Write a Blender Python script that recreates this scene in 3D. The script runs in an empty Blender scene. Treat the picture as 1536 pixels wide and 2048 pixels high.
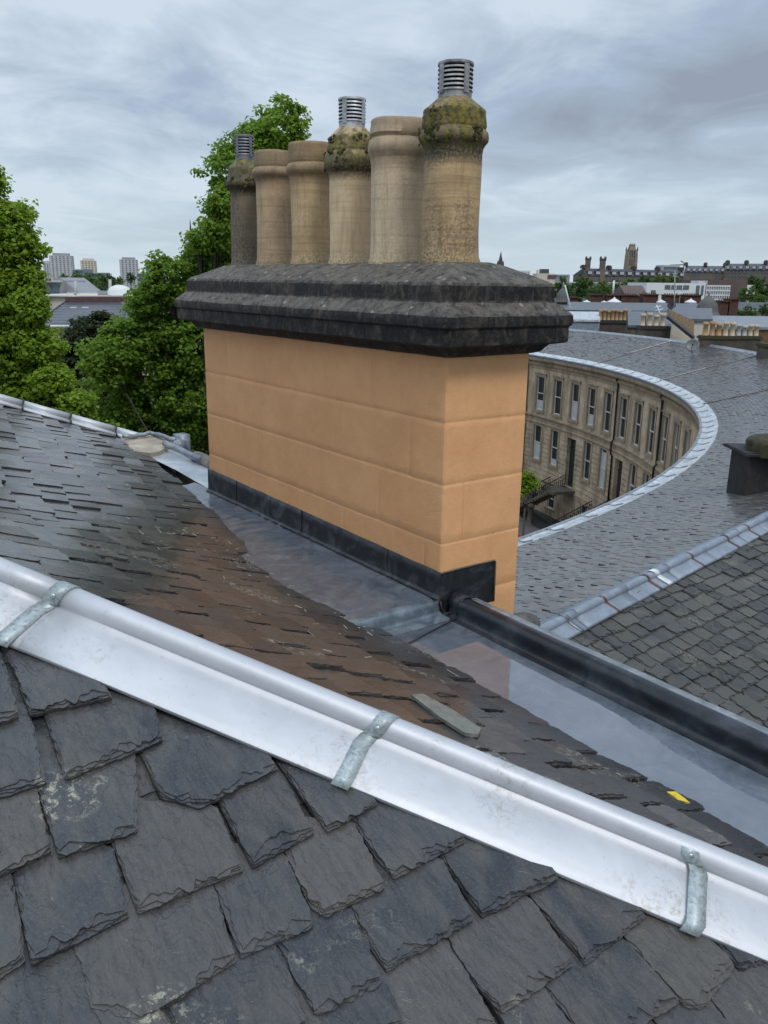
import bpy, math, random
import numpy as np
from math import sin, cos, tan, radians as R, pi, atan2, hypot, exp
from mathutils import Vector
rnd = random.Random(7)
S = bpy.context.scene
COL = S.collection

# ------------------------------------------------------------------ camera
F = 1650.0; PITCH = R(15.65); ROLL = R(-0.78)
cam = bpy.data.cameras.new('camera'); co = bpy.data.objects.new('camera', cam); COL.objects.link(co)
cam.sensor_fit = 'VERTICAL'; cam.sensor_height = 24.0; cam.lens = F / 2048 * 24.0
cam.clip_start = 0.05; cam.clip_end = 6000
cr, sr, cp, sp = cos(ROLL), sin(ROLL), cos(PITCH), sin(PITCH)
# camera axes in the world (x right, y ahead, z up)
right = Vector((cr, -sr * sp, -sr * cp)); up = Vector((sr, cr * sp, cr * cp)); back = Vector((0, -cp, sp))
from mathutils import Matrix, noise as mn
m3 = Matrix((right, up, back)).transposed()
co.matrix_world = m3.to_4x4()
S.camera = co
S.view_settings.view_transform = 'Standard'; S.view_settings.look = 'None'
S.view_settings.exposure = 0.0; S.view_settings.gamma = 1.0

# ------------------------------------------------------------------ world: overcast sky
SUN_EL, SUN_AZ = R(52), R(150)          # azimuth clockwise from the view direction
w = bpy.data.worlds.new('World'); S.world = w; w.use_nodes = True
nt = w.node_tree; N = nt.nodes; Lk = nt.links; N.clear()
def wn(t, **k):
    n = N.new(t)
    for a, b in k.items(): setattr(n, a, b)
    return n
out = wn('ShaderNodeOutputWorld'); mixs = wn('ShaderNodeMixShader'); bgA = wn('ShaderNodeBackground'); bgB = wn('ShaderNodeBackground')
sky = wn('ShaderNodeTexSky', sky_type='NISHITA', sun_disc=False, sun_elevation=SUN_EL, sun_rotation=SUN_AZ)
Lk.new(sky.outputs[0], bgA.inputs[0]); bgA.inputs[1].default_value = 0.08
tc = wn('ShaderNodeTexCoord'); sep = wn('ShaderNodeSeparateXYZ'); Lk.new(tc.outputs['Generated'], sep.inputs[0])
def wmath(op, a, b=None, c=None, clamp=False):
    n = wn('ShaderNodeMath', operation=op); n.use_clamp = clamp
    for i, v in enumerate((a, b, c)):
        if v is None: continue
        if hasattr(v, 'is_linked'): Lk.new(v, n.inputs[i])
        else: n.inputs[i].default_value = v
    return n.outputs[0]
zc = wmath('MAXIMUM', sep.outputs[2], 0.0)
den = wmath('ADD', zc, 0.10)
cx = wmath('DIVIDE', sep.outputs[0], den); cyv = wmath('DIVIDE', sep.outputs[1], den)
comb = wn('ShaderNodeCombineXYZ'); Lk.new(cx, comb.inputs[0]); Lk.new(cyv, comb.inputs[1])
def wnoise(scale, det, rough, dist, off):
    mp = wn('ShaderNodeMapping'); mp.inputs['Location'].default_value = off; mp.inputs['Scale'].default_value = (1.0, 0.75, 1)
    mp.inputs['Rotation'].default_value = (0, 0, R(-28))
    Lk.new(comb.outputs[0], mp.inputs[0])
    n = wn('ShaderNodeTexNoise'); n.inputs['Scale'].default_value = scale; n.inputs['Detail'].default_value = det
    n.inputs['Roughness'].default_value = rough; n.inputs['Distortion'].default_value = dist
    Lk.new(mp.outputs[0], n.inputs[0]); return n.outputs[0]
n1 = wnoise(0.55, 7, 0.55, 0.3, (3.1, 1.2, 0)); n2 = wnoise(1.7, 8, 0.6, 0.6, (7.7, 4.2, 0))
cl = wmath('ADD', wmath('MULTIPLY', n1, 0.62), wmath('MULTIPLY', n2, 0.38))
# the sky is a little darker high on the right and lighter low on the left
cl = wmath('ADD', cl, wmath('MULTIPLY', sep.outputs[0], -0.13))
ramp = wn('ShaderNodeValToRGB'); Lk.new(cl, ramp.inputs[0])
e = ramp.color_ramp.elements; e[0].position = 0.36; e[0].color = (.31, .365, .45, 1); e[1].position = 0.59; e[1].color = (.66, .76, .87, 1)
m_ = ramp.color_ramp.elements.new(.47); m_.color = (.41, .51, .645, 1)
hz = wn('ShaderNodeMapRange'); Lk.new(zc, hz.inputs[0]); hz.inputs[1].default_value = 0.0; hz.inputs[2].default_value = 0.17; hz.inputs[3].default_value = .85; hz.inputs[4].default_value = 0.0
mixc = wn('ShaderNodeMixRGB'); Lk.new(hz.outputs[0], mixc.inputs[0]); Lk.new(ramp.outputs[0], mixc.inputs[1]); mixc.inputs[2].default_value = (.64, .76, .83, 1)
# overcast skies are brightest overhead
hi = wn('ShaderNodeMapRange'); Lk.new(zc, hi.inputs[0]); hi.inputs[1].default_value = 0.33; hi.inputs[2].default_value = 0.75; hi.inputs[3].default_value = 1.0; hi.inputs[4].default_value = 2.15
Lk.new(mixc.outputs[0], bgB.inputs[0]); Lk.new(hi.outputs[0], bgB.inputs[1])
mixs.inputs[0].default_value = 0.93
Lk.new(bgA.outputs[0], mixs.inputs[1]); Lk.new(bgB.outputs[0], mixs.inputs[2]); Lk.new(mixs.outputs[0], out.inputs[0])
sl = bpy.data.lights.new('sun', 'SUN'); sl.energy = 1.5; sl.angle = R(16); sl.color = (1, .96, .9)
so = bpy.data.objects.new('sun', sl); COL.objects.link(so)
sd = Vector((sin(SUN_AZ) * cos(SUN_EL), cos(SUN_AZ) * cos(SUN_EL), sin(SUN_EL)))
so.rotation_euler = (-sd).to_track_quat('-Z', 'Y').to_euler()

# ------------------------------------------------------------------ ray helpers (photo pixels -> points on real planes)
def ray(px, py):
    X = (px - 768) / F; U = (1024 - py) / F
    x = X * cr + U * sr; u = -X * sr + U * cr
    return np.array([x, cp + u * sp, -sp + u * cp])
def onz(px, py, z):
    r = ray(px, py); return r * (z / r[2])
def onpl(px, py, p, n):
    r = ray(px, py); return r * (p @ n) / (r @ n)
def at(px, py, Y):
    r = ray(px, py); return r * (Y / r[1])
def zat(px, py, Y): return at(px, py, Y)[2]
PSI = R(-36.7)
h = np.array([sin(PSI), cos(PSI), 0.]); g = np.array([cos(PSI), -sin(PSI), 0.]); Zv = np.array([0, 0, 1.])
A = np.array([0.297, 4.0, 0.])
def W3(a, lat, z): return A + h * a + g * lat + Zv * z     # chimney frame: a along the long face, lat across it

# ------------------------------------------------------------------ mesh collector
ORG = {}
class MB:
    def __init__(s): s.v = []; s.f = []; s.t = []; s.uv = []; s.mi = []
    def face(s, pts, tone=0.5, uv=None, mi=0):
        b = len(s.v); s.v.extend([tuple(p) for p in pts]); s.f.append(tuple(range(b, b + len(pts)))); s.t.append(tone); s.mi.append(mi)
        s.uv.append(uv if uv else [(0, 0)] * len(pts))
    def add(s, verts, faces, tone=0.5, mi=0):
        b = len(s.v); s.v.extend([tuple(p) for p in verts])
        for f in faces:
            s.f.append(tuple(i + b for i in f)); s.t.append(tone); s.mi.append(mi); s.uv.append([(0, 0)] * len(f))
    def box(s, c, ax, ay, az, tone=.5, mi=0):
        c = np.array(c, float); ax, ay, az = (np.array(q, float) for q in (ax, ay, az))
        vs = [c + sx * ax + sy * ay + sz * az for sz in (-1, 1) for sy in (-1, 1) for sx in (-1, 1)]
        s.add(vs, [(0, 2, 3, 1), (4, 5, 7, 6), (0, 1, 5, 4), (2, 6, 7, 3), (0, 4, 6, 2), (1, 3, 7, 5)], tone, mi)
    def bx(s, x0, x1, y0, y1, z0, z1, tone=.5, mi=0):
        s.box(((x0 + x1) / 2, (y0 + y1) / 2, (z0 + z1) / 2), ((x1 - x0) / 2, 0, 0), (0, (y1 - y0) / 2, 0), (0, 0, (z1 - z0) / 2), tone, mi)
    def tube(s, pts, r, n=8, tone=.5, caps=True):
        pts = [np.array(p, float) for p in pts]; rs = r if hasattr(r, '__len__') else [r] * len(pts)
        b = len(s.v); prev = None
        for i, p in enumerate(pts):
            d = pts[min(i + 1, len(pts) - 1)] - pts[max(i - 1, 0)]; d = d / (np.linalg.norm(d) + 1e-9)
            if prev is None:
                q = np.cross(d, Zv) if abs(d[2]) < .9 else np.cross(d, [1, 0, 0])
            else: q = prev - d * (prev @ d)
            q = q / np.linalg.norm(q); prev = q; e2 = np.cross(d, q)
            for k in range(n):
                a = 2 * pi * k / n; s.v.append(tuple(p + rs[i] * (q * cos(a) + e2 * sin(a))))
        for i in range(len(pts) - 1):
            for k in range(n):
                s.f.append((b + i * n + k, b + i * n + (k + 1) % n, b + (i + 1) * n + (k + 1) % n, b + (i + 1) * n + k)); s.t.append(tone); s.mi.append(0); s.uv.append([(0, 0)] * 4)
        if caps:
            for o, rev in ((0, 1), ((len(pts) - 1) * n, 0)):
                ids = [b + o + k for k in range(n)]
                s.f.append(tuple(ids[::-1] if rev else ids)); s.t.append(tone); s.mi.append(0); s.uv.append([(0, 0)] * n)
    def lathe(s, c, prof, n=24, tone=.5, wob=0.0, close=True, seed=1):
        c = np.array(c, float); b = len(s.v); rr = random.Random(seed)
        for (r, z) in prof:
            for k in range(n):
                a = 2 * pi * k / n; q = r * (1 + rr.uniform(-wob, wob)); s.v.append((c[0] + q * cos(a), c[1] + q * sin(a), c[2] + z + rr.uniform(-wob, wob) * .1))
        for i in range(len(prof) - 1):
            for k in range(n):
                s.f.append((b + i * n + k, b + i * n + (k + 1) % n, b + (i + 1) * n + (k + 1) % n, b + (i + 1) * n + k)); s.t.append(tone); s.mi.append(0); s.uv.append([(0, 0)] * 4)
        if close:
            s.f.append(tuple(b + (len(prof) - 1) * n + k for k in range(n))); s.t.append(tone); s.mi.append(0); s.uv.append([(0, 0)] * n)
    def build(s, name, mats, parent=None, smooth=False, org=None, merge=False):
        me = bpy.data.meshes.new(name)
        if org is None: org = ORG.get(parent.name, (0, 0, 0)) if parent else (0, 0, 0)
        v = np.array(s.v, dtype=float).reshape(-1, 3) - np.array(org)
        me.from_pydata(v.tolist(), [], s.f)
        at_ = me.attributes.new('tone', 'FLOAT', 'FACE'); at_.data.foreach_set('value', np.array(s.t, dtype=np.float32))
        ul = me.uv_layers.new(name='UVMap'); ul.data.foreach_set('uv', np.array([c for u in s.uv for c in u], dtype=np.float32).ravel())
        if not isinstance(mats, (list, tuple)): mats = [mats]
        for m in mats: me.materials.append(m)
        if len(mats) > 1: me.polygons.foreach_set('material_index', s.mi)
        if merge:
            import bmesh
            bm = bmesh.new(); bm.from_mesh(me); bmesh.ops.remove_doubles(bm, verts=bm.verts, dist=1e-5); bmesh.ops.recalc_face_normals(bm, faces=bm.faces); bm.to_mesh(me); bm.free()
        if smooth: me.polygons.foreach_set('use_smooth', [True] * len(me.polygons))
        me.update()
        o = bpy.data.objects.new(name, me); COL.objects.link(o)
        if parent: o.parent = parent
        else: o.location = org
        ORG[o.name] = tuple(org)
        return o
def tag(o, label=None, cat=None, group=None, kind=None):
    if label: o['label'] = label
    if cat: o['category'] = cat
    if group: o['group'] = group
    if kind: o['kind'] = kind
    return o
def thing(name, label, cat, loc=(0, 0, 0), group=None):
    o = bpy.data.objects.new(name, None); COL.objects.link(o); o.location = loc; o.empty_display_size = .2
    ORG[o.name] = tuple(loc); return tag(o, label, cat, group)
def autosmooth(o, ang=35):
    me = o.data; me.polygons.foreach_set('use_smooth', [True] * len(me.polygons))
    try: me.set_sharp_from_angle(angle=R(ang))
    except Exception: pass

# ------------------------------------------------------------------ materials
class G:
    """tiny node-graph helper"""
    def __init__(s, name):
        s.m = bpy.data.materials.new(name); s.m.use_nodes = True; s.t = s.m.node_tree; s.n = s.t.nodes; s.l = s.t.links
        s.b = s.n['Principled BSDF']; s.o = s.n['Material Output']
    def put(s, i, v):
        if hasattr(v, 'is_linked'): s.l.new(v, i)
        else: i.default_value = v if not isinstance(v, (tuple, list)) or len(v) != 3 or i.type != 'RGBA' else (*v, 1)
    def nd(s, t, ins=None, **k):
        n = s.n.new(t)
        for a, b in k.items(): setattr(n, a, b)
        for a, b in (ins or {}).items(): s.put(n.inputs[a], b)
        return n
    def coord(s, kind='Object', scale=(1, 1, 1), rot=(0, 0, 0), loc=(0, 0, 0)):
        c = s.nd('ShaderNodeTexCoord'); m = s.nd('ShaderNodeMapping', {'Scale': scale, 'Rotation': rot, 'Location': loc}); s.l.new(c.outputs[kind], m.inputs[0]); return m.outputs[0]
    def noise(s, scale, det=4, rough=.55, dist=0, vec=None, w=None):
        i = {'Scale': scale, 'Detail': det, 'Roughness': rough, 'Distortion': dist}
        n = s.nd('ShaderNodeTexNoise', i)
        s.l.new(vec if vec is not None else s.coord(), n.inputs['Vector']); return n.outputs[0]
    def voro(s, scale, vec=None, feature='F1', out='Distance'):
        n = s.nd('ShaderNodeTexVoronoi', {'Scale': scale}, feature=feature); s.l.new(vec if vec is not None else s.coord(), n.inputs['Vector']); return n.outputs[out]
    def ramp(s, v, stops):
        r = s.nd('ShaderNodeValToRGB'); s.put(r.inputs[0], v); e = r.color_ramp.elements
        while len(e) > 1: e.remove(e[-1])
        e[0].position = stops[0][0]; c = stops[0][1]; e[0].color = (c, c, c, 1) if not isinstance(c, tuple) else (*c, 1)
        for p, c in stops[1:]:
            q = e.new(p); q.color = (c, c, c, 1) if not isinstance(c, tuple) else (*c, 1)
        return r.outputs[0]
    def mix(s, f, a, b, mode='MIX'):
        n = s.nd('ShaderNodeMixRGB', blend_type=mode); s.put(n.inputs[0], f); s.put(n.inputs[1], a); s.put(n.inputs[2], b); return n.outputs[0]
    def math(s, op, a, b=0.0, clamp=False):
        n = s.nd('ShaderNodeMath', operation=op); n.use_clamp = clamp; s.put(n.inputs[0], a); s.put(n.inputs[1], b); return n.outputs[0]
    def attr(s, name='tone'): return s.nd('ShaderNodeAttribute', attribute_name=name).outputs['Fac']
    def bump(s, hgt, strength=.5, dist=.01, prev=None):
        n = s.nd('ShaderNodeBump', {'Strength': strength, 'Distance': dist}); s.l.new(hgt, n.inputs['Height'])
        if prev is not None: s.l.new(prev, n.inputs['Normal'])
        return n.outputs[0]
    def done(s, col, rough=.6, metal=0.0, normal=None, **k):
        s.put(s.b.inputs['Base Color'], col); s.put(s.b.inputs['Roughness'], rough); s.put(s.b.inputs['Metallic'], metal)
        if normal is not None: s.l.new(normal, s.b.inputs['Normal'])
        for a, v in k.items(): s.put(s.b.inputs[a.replace('_', ' ')], v)
        return s.m
def simple(name, col, rough=.6, metal=0.0, var=.25, scale=6., bump=.15, bd=.01, **k):
    q = G(name); n = q.noise(scale, 6, .6)
    c = q.mix(q.ramp(n, [(.3, 0.), (.7, 1.)]), tuple(x * (1 - var) for x in col), tuple(min(1, x * (1 + var)) for x in col))
    return q.done(c, rough, metal, q.bump(q.noise(scale * 5, 5, .6), bump, bd), **k)

def slate_mat(name, cols, rough=(.3, .5), lichen=.0, striae=1.0, bump=.6, spec=.5, moss=0.0, coat=0.0, lscale=1.0):
    q = G(name); uv = q.nd('ShaderNodeUVMap', uv_map='UVMap').outputs[0]; tone = q.attr()
    def mp(sc, rot=0):
        m = q.nd('ShaderNodeMapping', {'Scale': sc, 'Rotation': (0, 0, rot)}); q.l.new(uv, m.inputs[0]); return m.outputs[0]
    base = q.ramp(tone, [(0.0, cols[0]), (.35, cols[1]), (.6, cols[2]), (1.0, cols[3])])
    nA = q.noise(1, 5, .6, .8, mp((9, 5, 1), .3)); nB = q.noise(1, 6, .7, .2, mp((60, 14, 1), .25))
    c = q.mix(q.ramp(nA, [(.38, 0.), (.62, .8)]), base, cols[4])
    c = q.mix(q.ramp(nB, [(.34, .40), (.56, 0.)]), c, tuple(x * .55 for x in cols[0]))
    c = q.mix(q.ramp(q.noise(1, 4, .6, 0, mp((160, 160, 1))), [(.5, 0.), (.75, .35)]), c, tuple(min(1, x * 1.7) for x in cols[3]))
    if lichen > 0:
        l1 = q.ramp(q.noise(3.0 * lscale, 2, .5, .3), [(.60, 0.), (.68, 1.)]); l2 = q.ramp(q.noise(46 * lscale, 6, .75, .4), [(.52, 0.), (.60, 1.)])
        lf = q.math('MULTIPLY', q.math('MULTIPLY', l1, l2), lichen)
        c = q.mix(lf, c, (.30, .29, .22))
        l3 = q.ramp(q.voro(28 * lscale), [(.04, 1.), (.09, 0.)]); l4 = q.ramp(q.noise(2.2, 2), [(.55, 0.), (.62, .8)])
        c = q.mix(q.math('MULTIPLY', q.math('MULTIPLY', l3, l4), lichen), c, (.24, .25, .22))
    if moss > 0:
        mm = q.math('MULTIPLY', q.ramp(q.noise(2.0, 3), [(.55, 0.), (.7, moss)]), q.ramp(q.noise(30, 5, .7), [(.5, 0.), (.6, 1.)]))
        c = q.mix(mm, c, (.11, .10, .035))
    nC = q.noise(1, 7, .58, .5, mp((10, 5.5, 1), .5)); nD = q.noise(1, 4, .6, .2, mp((150, 60, 1), .2))
    st_ = q.ramp(nC, [(.36, 0.), (.40, .30), (.475, .36), (.485, .58), (.56, .64), (.575, .85), (.66, 1.)])
    b1 = q.bump(q.math('ADD', st_, q.math('MULTIPLY', nD, .10)), bump, .006 * striae)
    r = q.nd('ShaderNodeMapRange', {'Value': q.noise(5, 5, .65), 'From Min': .3, 'From Max': .7, 'To Min': rough[0], 'To Max': rough[1]}).outputs[0]
    return q.done(c, r, 0, b1, Specular_IOR_Level=spec, Coat_Weight=coat, Coat_Roughness=.16)
NS = [(.014, .016, .020), (.028, .032, .040), (.050, .052, .056), (.084, .077, .068), (.080, .075, .067)]
M = {}
M['slate_near'] = slate_mat('wet slate near', NS, (.20, .44), 1.0, 1.0, .75, spec=.46)
M['slate_wet'] = slate_mat('wet slate shiny', [(.016, .017, .020), (.040, .042, .047), (.062, .058, .058), (.095, .072, .062), (.046, .036, .030)], (.20, .46), 1.0, .8, .85, spec=.5, moss=.35, coat=.42)
M['slate_side'] = slate_mat('slate lower roof', [(.026, .028, .028), (.046, .048, .048), (.070, .070, .066), (.100, .096, .084), (.075, .072, .062)], (.36, .58), .5, .8, .6, spec=.32, moss=.6)
M['slate_crescent'] = slate_mat('slate crescent roof', [(.042, .041, .043), (.074, .072, .073), (.108, .104, .102), (.145, .137, .129), (.10, .096, .090)], (.28, .44), .25, .5, .15, spec=.45, moss=.4, coat=.30, lscale=.3)
M['slate_under'] = simple('slate underlay', (.012, .012, .013), .7)
def alu():
    q = G('milled aluminium'); v = q.coord(scale=(1, 1, 1))
    n = q.noise(4, 6, .6, .5); st = q.ramp(q.noise(60, 6, .7, .4), [(.60, 0.), (.70, 1.)])
    c = q.mix(q.ramp(n, [(.35, 0.), (.7, 1.)]), (.47, .48, .50), (.57, .58, .60))
    dirt = q.math('MULTIPLY', q.ramp(q.noise(3, 4), [(.52, 0.), (.66, .75)]), q.ramp(q.noise(40, 7, .8, .8), [(.50, 0.), (.62, 1.)]))
    c = q.mix(dirt, c, (.30, .27, .22)); c = q.mix(q.math('MULTIPLY', st, .45), c, (.30, .30, .30))
    r = q.ramp(n, [(.3, .48), (.7, .62)])
    return q.done(c, r, .42, q.bump(q.math('ADD', q.noise(5, 3), q.math('MULTIPLY', q.noise(40, 5), .12)), .16, .02))
M['alu'] = alu()
def zinc():
    q = G('weathered zinc'); n = q.noise(60, 8, .75, 1.2); n2 = q.noise(14, 4)
    c = q.ramp(n, [(.34, (.16, .19, .19)), (.48, (.34, .39, .395)), (.64, (.46, .50, .505))])
    c = q.mix(q.ramp(n2, [(.5, 0.), (.7, .4)]), c, (.20, .235, .235))
    return q.done(c, .45, .35, q.bump(n, .25, .003))
M['zinc'] = zinc(); M['rivet'] = simple('rivet steel', (.45, .46, .46), .3, .8)
def lead(name, c0, c1, c2, r0, r1, metal=.35, sc=1.0, spec=.5):
    q = G(name); n = q.noise(3.5 * sc, 8, .65, 1.4); n2 = q.noise(26 * sc, 6, .7, .5)
    c = q.ramp(n, [(.32, c0), (.5, c1), (.66, c2)]); c = q.mix(q.ramp(n2, [(.45, 0.), (.72, .45)]), c, c0)
    sp = q.ramp(q.voro(42 * sc), [(.03, 1.), (.06, 0.)]); c = q.mix(q.math('MULTIPLY', sp, .35), c, (.35, .34, .30))
    rr = q.nd('ShaderNodeMapRange', {'Value': q.noise(2.2 * sc, 6, .6, .6), 'From Min': .38, 'From Max': .62, 'To Min': r0, 'To Max': r1}).outputs[0]
    return q.done(c, rr, metal, q.bump(q.noise(5 * sc, 4), .10, .02), Specular_IOR_Level=spec)
M['lead_gutter'] = lead('lead gutter', (.080, .093, .113), (.130, .152, .185), (.19, .212, .242), .12, .30, .35, 1.6)
M['lead_dark'] = lead('lead flashing dark', (.010, .011, .012), (.022, .024, .028), (.070, .074, .078), .30, .50, .1, 1.6, .4)
M['lead_roll'] = lead('lead roll dark', (.008, .009, .011), (.018, .021, .026), (.045, .052, .062), .22, .38, .15, 1.0, .4)
M['lead_light'] = lead('lead light', (.13, .145, .16), (.22, .24, .265), (.36, .38, .40), .25, .45, .25, 1.4)
M['lead_blue'] = lead('lead blue grey', (.17, .20, .235), (.225, .26, .31), (.29, .335, .385), .45, .62, .15, .6)
M['lead_pale'] = lead('pale metal gutter', (.30, .32, .33), (.50, .53, .55), (.68, .71, .73), .22, .45, .2, .5)
M['copper'] = simple('brown copper', (.12, .06, .045), .45, .3)
def water():
    q = G('rainwater'); v = q.coord(scale=(1, 1, 1), loc=(-.36, -3.42, 0)); wv = q.nd('ShaderNodeTexWave', {'Scale': 13., 'Distortion': 1.5, 'Detail': 2}, wave_type='RINGS', rings_direction='SPHERICAL'); q.l.new(v, wv.inputs[0])
    hN = q.noise(9, 3, .5)
    n = q.nd('ShaderNodeMapRange', {'Value': q.noise(1.8, 6, .6, 1.), 'From Min': .35, 'From Max': .65, 'To Min': .012, 'To Max': .05}).outputs[0]
    c = q.ramp(q.noise(5.0, 9, .7, .8), [(.30, (.075, .086, .104)), (.52, (.110, .124, .148)), (.72, (.155, .168, .19))])
    return q.done(c, n, 0.0, q.bump(q.math('ADD', hN, q.math('MULTIPLY', wv.outputs[1], .12)), .012, .02), Specular_IOR_Level=.9, IOR=1.6, Coat_Weight=.35, Coat_Roughness=.03, Coat_IOR=1.5)
M['water'] = water()
def render_mat():
    q = G('apricot roughcast'); n = q.noise(1.4, 6, .6, .6); n2 = q.noise(220, 3, .6); n3 = q.noise(9, 6, .7)
    c = q.mix(q.ramp(n, [(.35, 0.), (.68, 1.)]), (.71, .365, .165), (.82, .45, .212))
    c = q.mix(q.ramp(n3, [(.35, .30), (.6, 0.)]), c, (.58, .29, .13)); c = q.mix(q.ramp(q.noise(160, 3, .7), [(.42, .22), (.58, 0.)]), c, (.50, .26, .125)); vs = q.noise(1, 5, .7, .3, q.coord(scale=(5, 5, .5))); c = q.mix(q.ramp(vs, [(.56, 0.), (.72, .18)]), c, (.50, .27, .13))
    hgt = q.math('ADD', q.math('MULTIPLY', n2, .6), q.math('MULTIPLY', q.noise(24, 5), .8))
    return q.done(c, .62, 0, q.bump(hgt, .9, .0040), Specular_IOR_Level=.35)
M['render'] = render_mat(); M['render_line'] = simple('scored joint', (.47, .23, .10), .8, 0, .2, 30, .4, .003)
def capstone():
    q = G('blackened stone'); n = q.noise(7, 9, .72, .8); n2 = q.noise(30, 8, .75, .4)
    c = q.ramp(n, [(.36, (.004, .004, .004)), (.50, (.014, .013, .012)), (.57, (.050, .041, .032)), (.66, (.135, .112, .086))])
    sc_ = q.noise(1, 8, .75, .6, q.coord(scale=(18, 18, 6))); c = q.mix(q.ramp(sc_, [(.54, 0.), (.62, .7)]), c, (.10, .085, .068)); c = q.mix(q.ramp(sc_, [(.36, .8), (.45, 0.)]), c, (.004, .004, .004))
    c = q.mix(q.ramp(n2, [(.54, 0.), (.66, .6)]), c, (.085, .075, .064))
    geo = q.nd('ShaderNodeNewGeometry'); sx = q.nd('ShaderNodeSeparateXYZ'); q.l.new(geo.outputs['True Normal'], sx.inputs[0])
    upm = q.ramp(sx.outputs[2], [(.30, 0.), (.62, 1.)])  # up-facing stone: paler grey-brown, with the lit look of ledge tops painted in
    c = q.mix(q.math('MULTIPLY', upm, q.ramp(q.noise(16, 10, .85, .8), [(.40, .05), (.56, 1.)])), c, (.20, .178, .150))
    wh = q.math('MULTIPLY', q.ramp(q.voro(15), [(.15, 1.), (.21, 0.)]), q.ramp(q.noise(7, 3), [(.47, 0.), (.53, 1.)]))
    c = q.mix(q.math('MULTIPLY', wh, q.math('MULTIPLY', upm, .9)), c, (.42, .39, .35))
    wt = q.ramp(q.voro(23), [(.035, 1.), (.06, 0.)]); c = q.mix(q.math('MULTIPLY', wt, .5), c, (.25, .24, .22))
    return q.done(c, q.ramp(n, [(.3, .45), (.6, .75)]), 0, q.bump(q.math('ADD', q.math('MULTIPLY', n, .6), q.math('MULTIPLY', q.noise(60, 9, .8), .9)), 1.0, .022), Specular_IOR_Level=.35)
M['cap'] = capstone()
def clay(name, c0, c1, stain, moss=.0, dark=.0, seed=0.0):
    q = G(name); o = (seed * 3.1, seed * 1.7, seed); v = q.coord(loc=o)
    band = q.noise(1, 6, .65, .4, q.coord(scale=(1.4, 1.4, 60), loc=o)); bl = q.noise(5, 7, .65, .5, v); fine = q.noise(75, 6, .75, .3, v)
    c = q.mix(q.ramp(bl, [(.35, 0.), (.65, 1.)]), c0, c1); c = q.mix(q.ramp(band, [(.38, .35), (.47, .06), (.55, 0.)]), c, stain); vst = q.noise(1, 5, .7, .3, q.coord(scale=(22, 22, 2.2), loc=o)); c = q.mix(q.ramp(vst, [(.52, 0.), (.66, .5)]), c, stain)
    sx = q.nd('ShaderNodeSeparateXYZ'); q.l.new(q.nd('ShaderNodeTexCoord').outputs['Object'], sx.inputs[0]); z = sx.outputs[2]
    # weathering: soot and lichen low down and around the ring
    lo = q.ramp(z, [(.02, .75), (.11, 0.)]); ring = q.ramp(z, [(.47, 0.), (.56, .75), (.70, .55), (.80, .5)])
    sp = q.ramp(fine, [(.44, 0.), (.56, 1.)]); sp2 = q.ramp(q.noise(3.2, 4, .6, .2, v), [(.46 - dark * .1, 0.), (.62 - dark * .14, 1.)])
    c = q.mix(q.math('MULTIPLY', lo, q.ramp(fine, [(.4, 0.), (.55, .8)])), c, (.13, .12, .05))
    c = q.mix(q.math('MULTIPLY', ring, q.ramp(bl, [(.36, .35), (.58, .95)])), c, (.070, .050, .032))
    c = q.mix(q.math('MULTIPLY', q.math('MULTIPLY', sp, sp2), .15 + .75 * dark), c, (.045, .045, .036))
    if dark > .6: c = q.mix(.42, c, (.075, .072, .058))
    if moss > 0:
        mz = q.ramp(z, [(.52, 0.), (.58, 1.)]); mm = q.ramp(q.noise(9, 5, .7, .3, v), [(.42, 0.), (.49, 1.)])
        mc = q.mix(q.ramp(q.noise(30, 5, .7, .2, v), [(.42, 0.), (.60, 1.)]), (.036, .038, .012), (.22, .18, .022))
        c = q.mix(q.math('MULTIPLY', mz, q.math('MULTIPLY', mm, moss)), c, mc)
        c = q.mix(q.math('MULTIPLY', q.ramp(z, [(.47, 0.), (.53, .95), (.62, .0)]), q.ramp(fine, [(.35, 0.), (.5, 1.)])), c, (.030, .030, .016))
    return q.done(c, .62, 0, q.bump(q.math('ADD', q.math('MULTIPLY', band, .5), fine), .45, .006), Specular_IOR_Level=.35)
TAN0, TAN1, STN = (.46, .30, .15), (.56, .39, .22), (.25, .165, .09)
M['pot_a'] = clay('clay pot weathered', (.38, .25, .125), (.52, .36, .19), (.16, .11, .06), .9, .50, 1)
M['pot_b'] = clay('clay pot pale', (.56, .42, .27), (.70, .54, .36), (.36, .25, .15), 0, .03, 2)
M['pot_c'] = clay('clay pot buff mossy', (.60, .43, .26), (.74, .55, .34), (.36, .25, .14), .8, .0, 3)
M['pot_d'] = clay('clay pot buff', (.46, .31, .16), (.60, .42, .23), (.24, .16, .08), 0, .10, 4)
M['pot_e'] = clay('clay pot brown', (.42, .29, .17), (.54, .38, .23), (.22, .15, .09), 0, .1, 5)
M['pot_f'] = clay('clay pot blackened', (.27, .20, .12), (.34, .25, .15), (.12, .10, .06), .7, .9, 6)
def mossm():
    q = G('cushion moss'); n = q.noise(28, 6, .7); c = q.ramp(n, [(.35, (.022, .024, .010)), (.5, (.055, .054, .016)), (.66, (.18, .15, .022))])
    return q.done(c, .9, 0, q.bump(q.noise(110, 6, .8), 1., .012))
M['moss'] = mossm()
M['steel'] = simple('cowl steel', (.40, .41, .42), .50, .30, .5, 14, .2, .004)
M['steel_dull'] = simple('cowl steel dull', (.17, .17, .19), .5, .3, .35, 14, .2, .004)
M['steel_mid'] = simple('cowl steel stained', (.28, .28, .28), .5, .3, .6, 18, .2, .004)
M['steel_dark'] = simple('cowl inside', (.015, .015, .017), .8)
M['cement'] = simple('old mortar', (.22, .195, .16), .85, 0, .45, 12, .8, .01)
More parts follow.
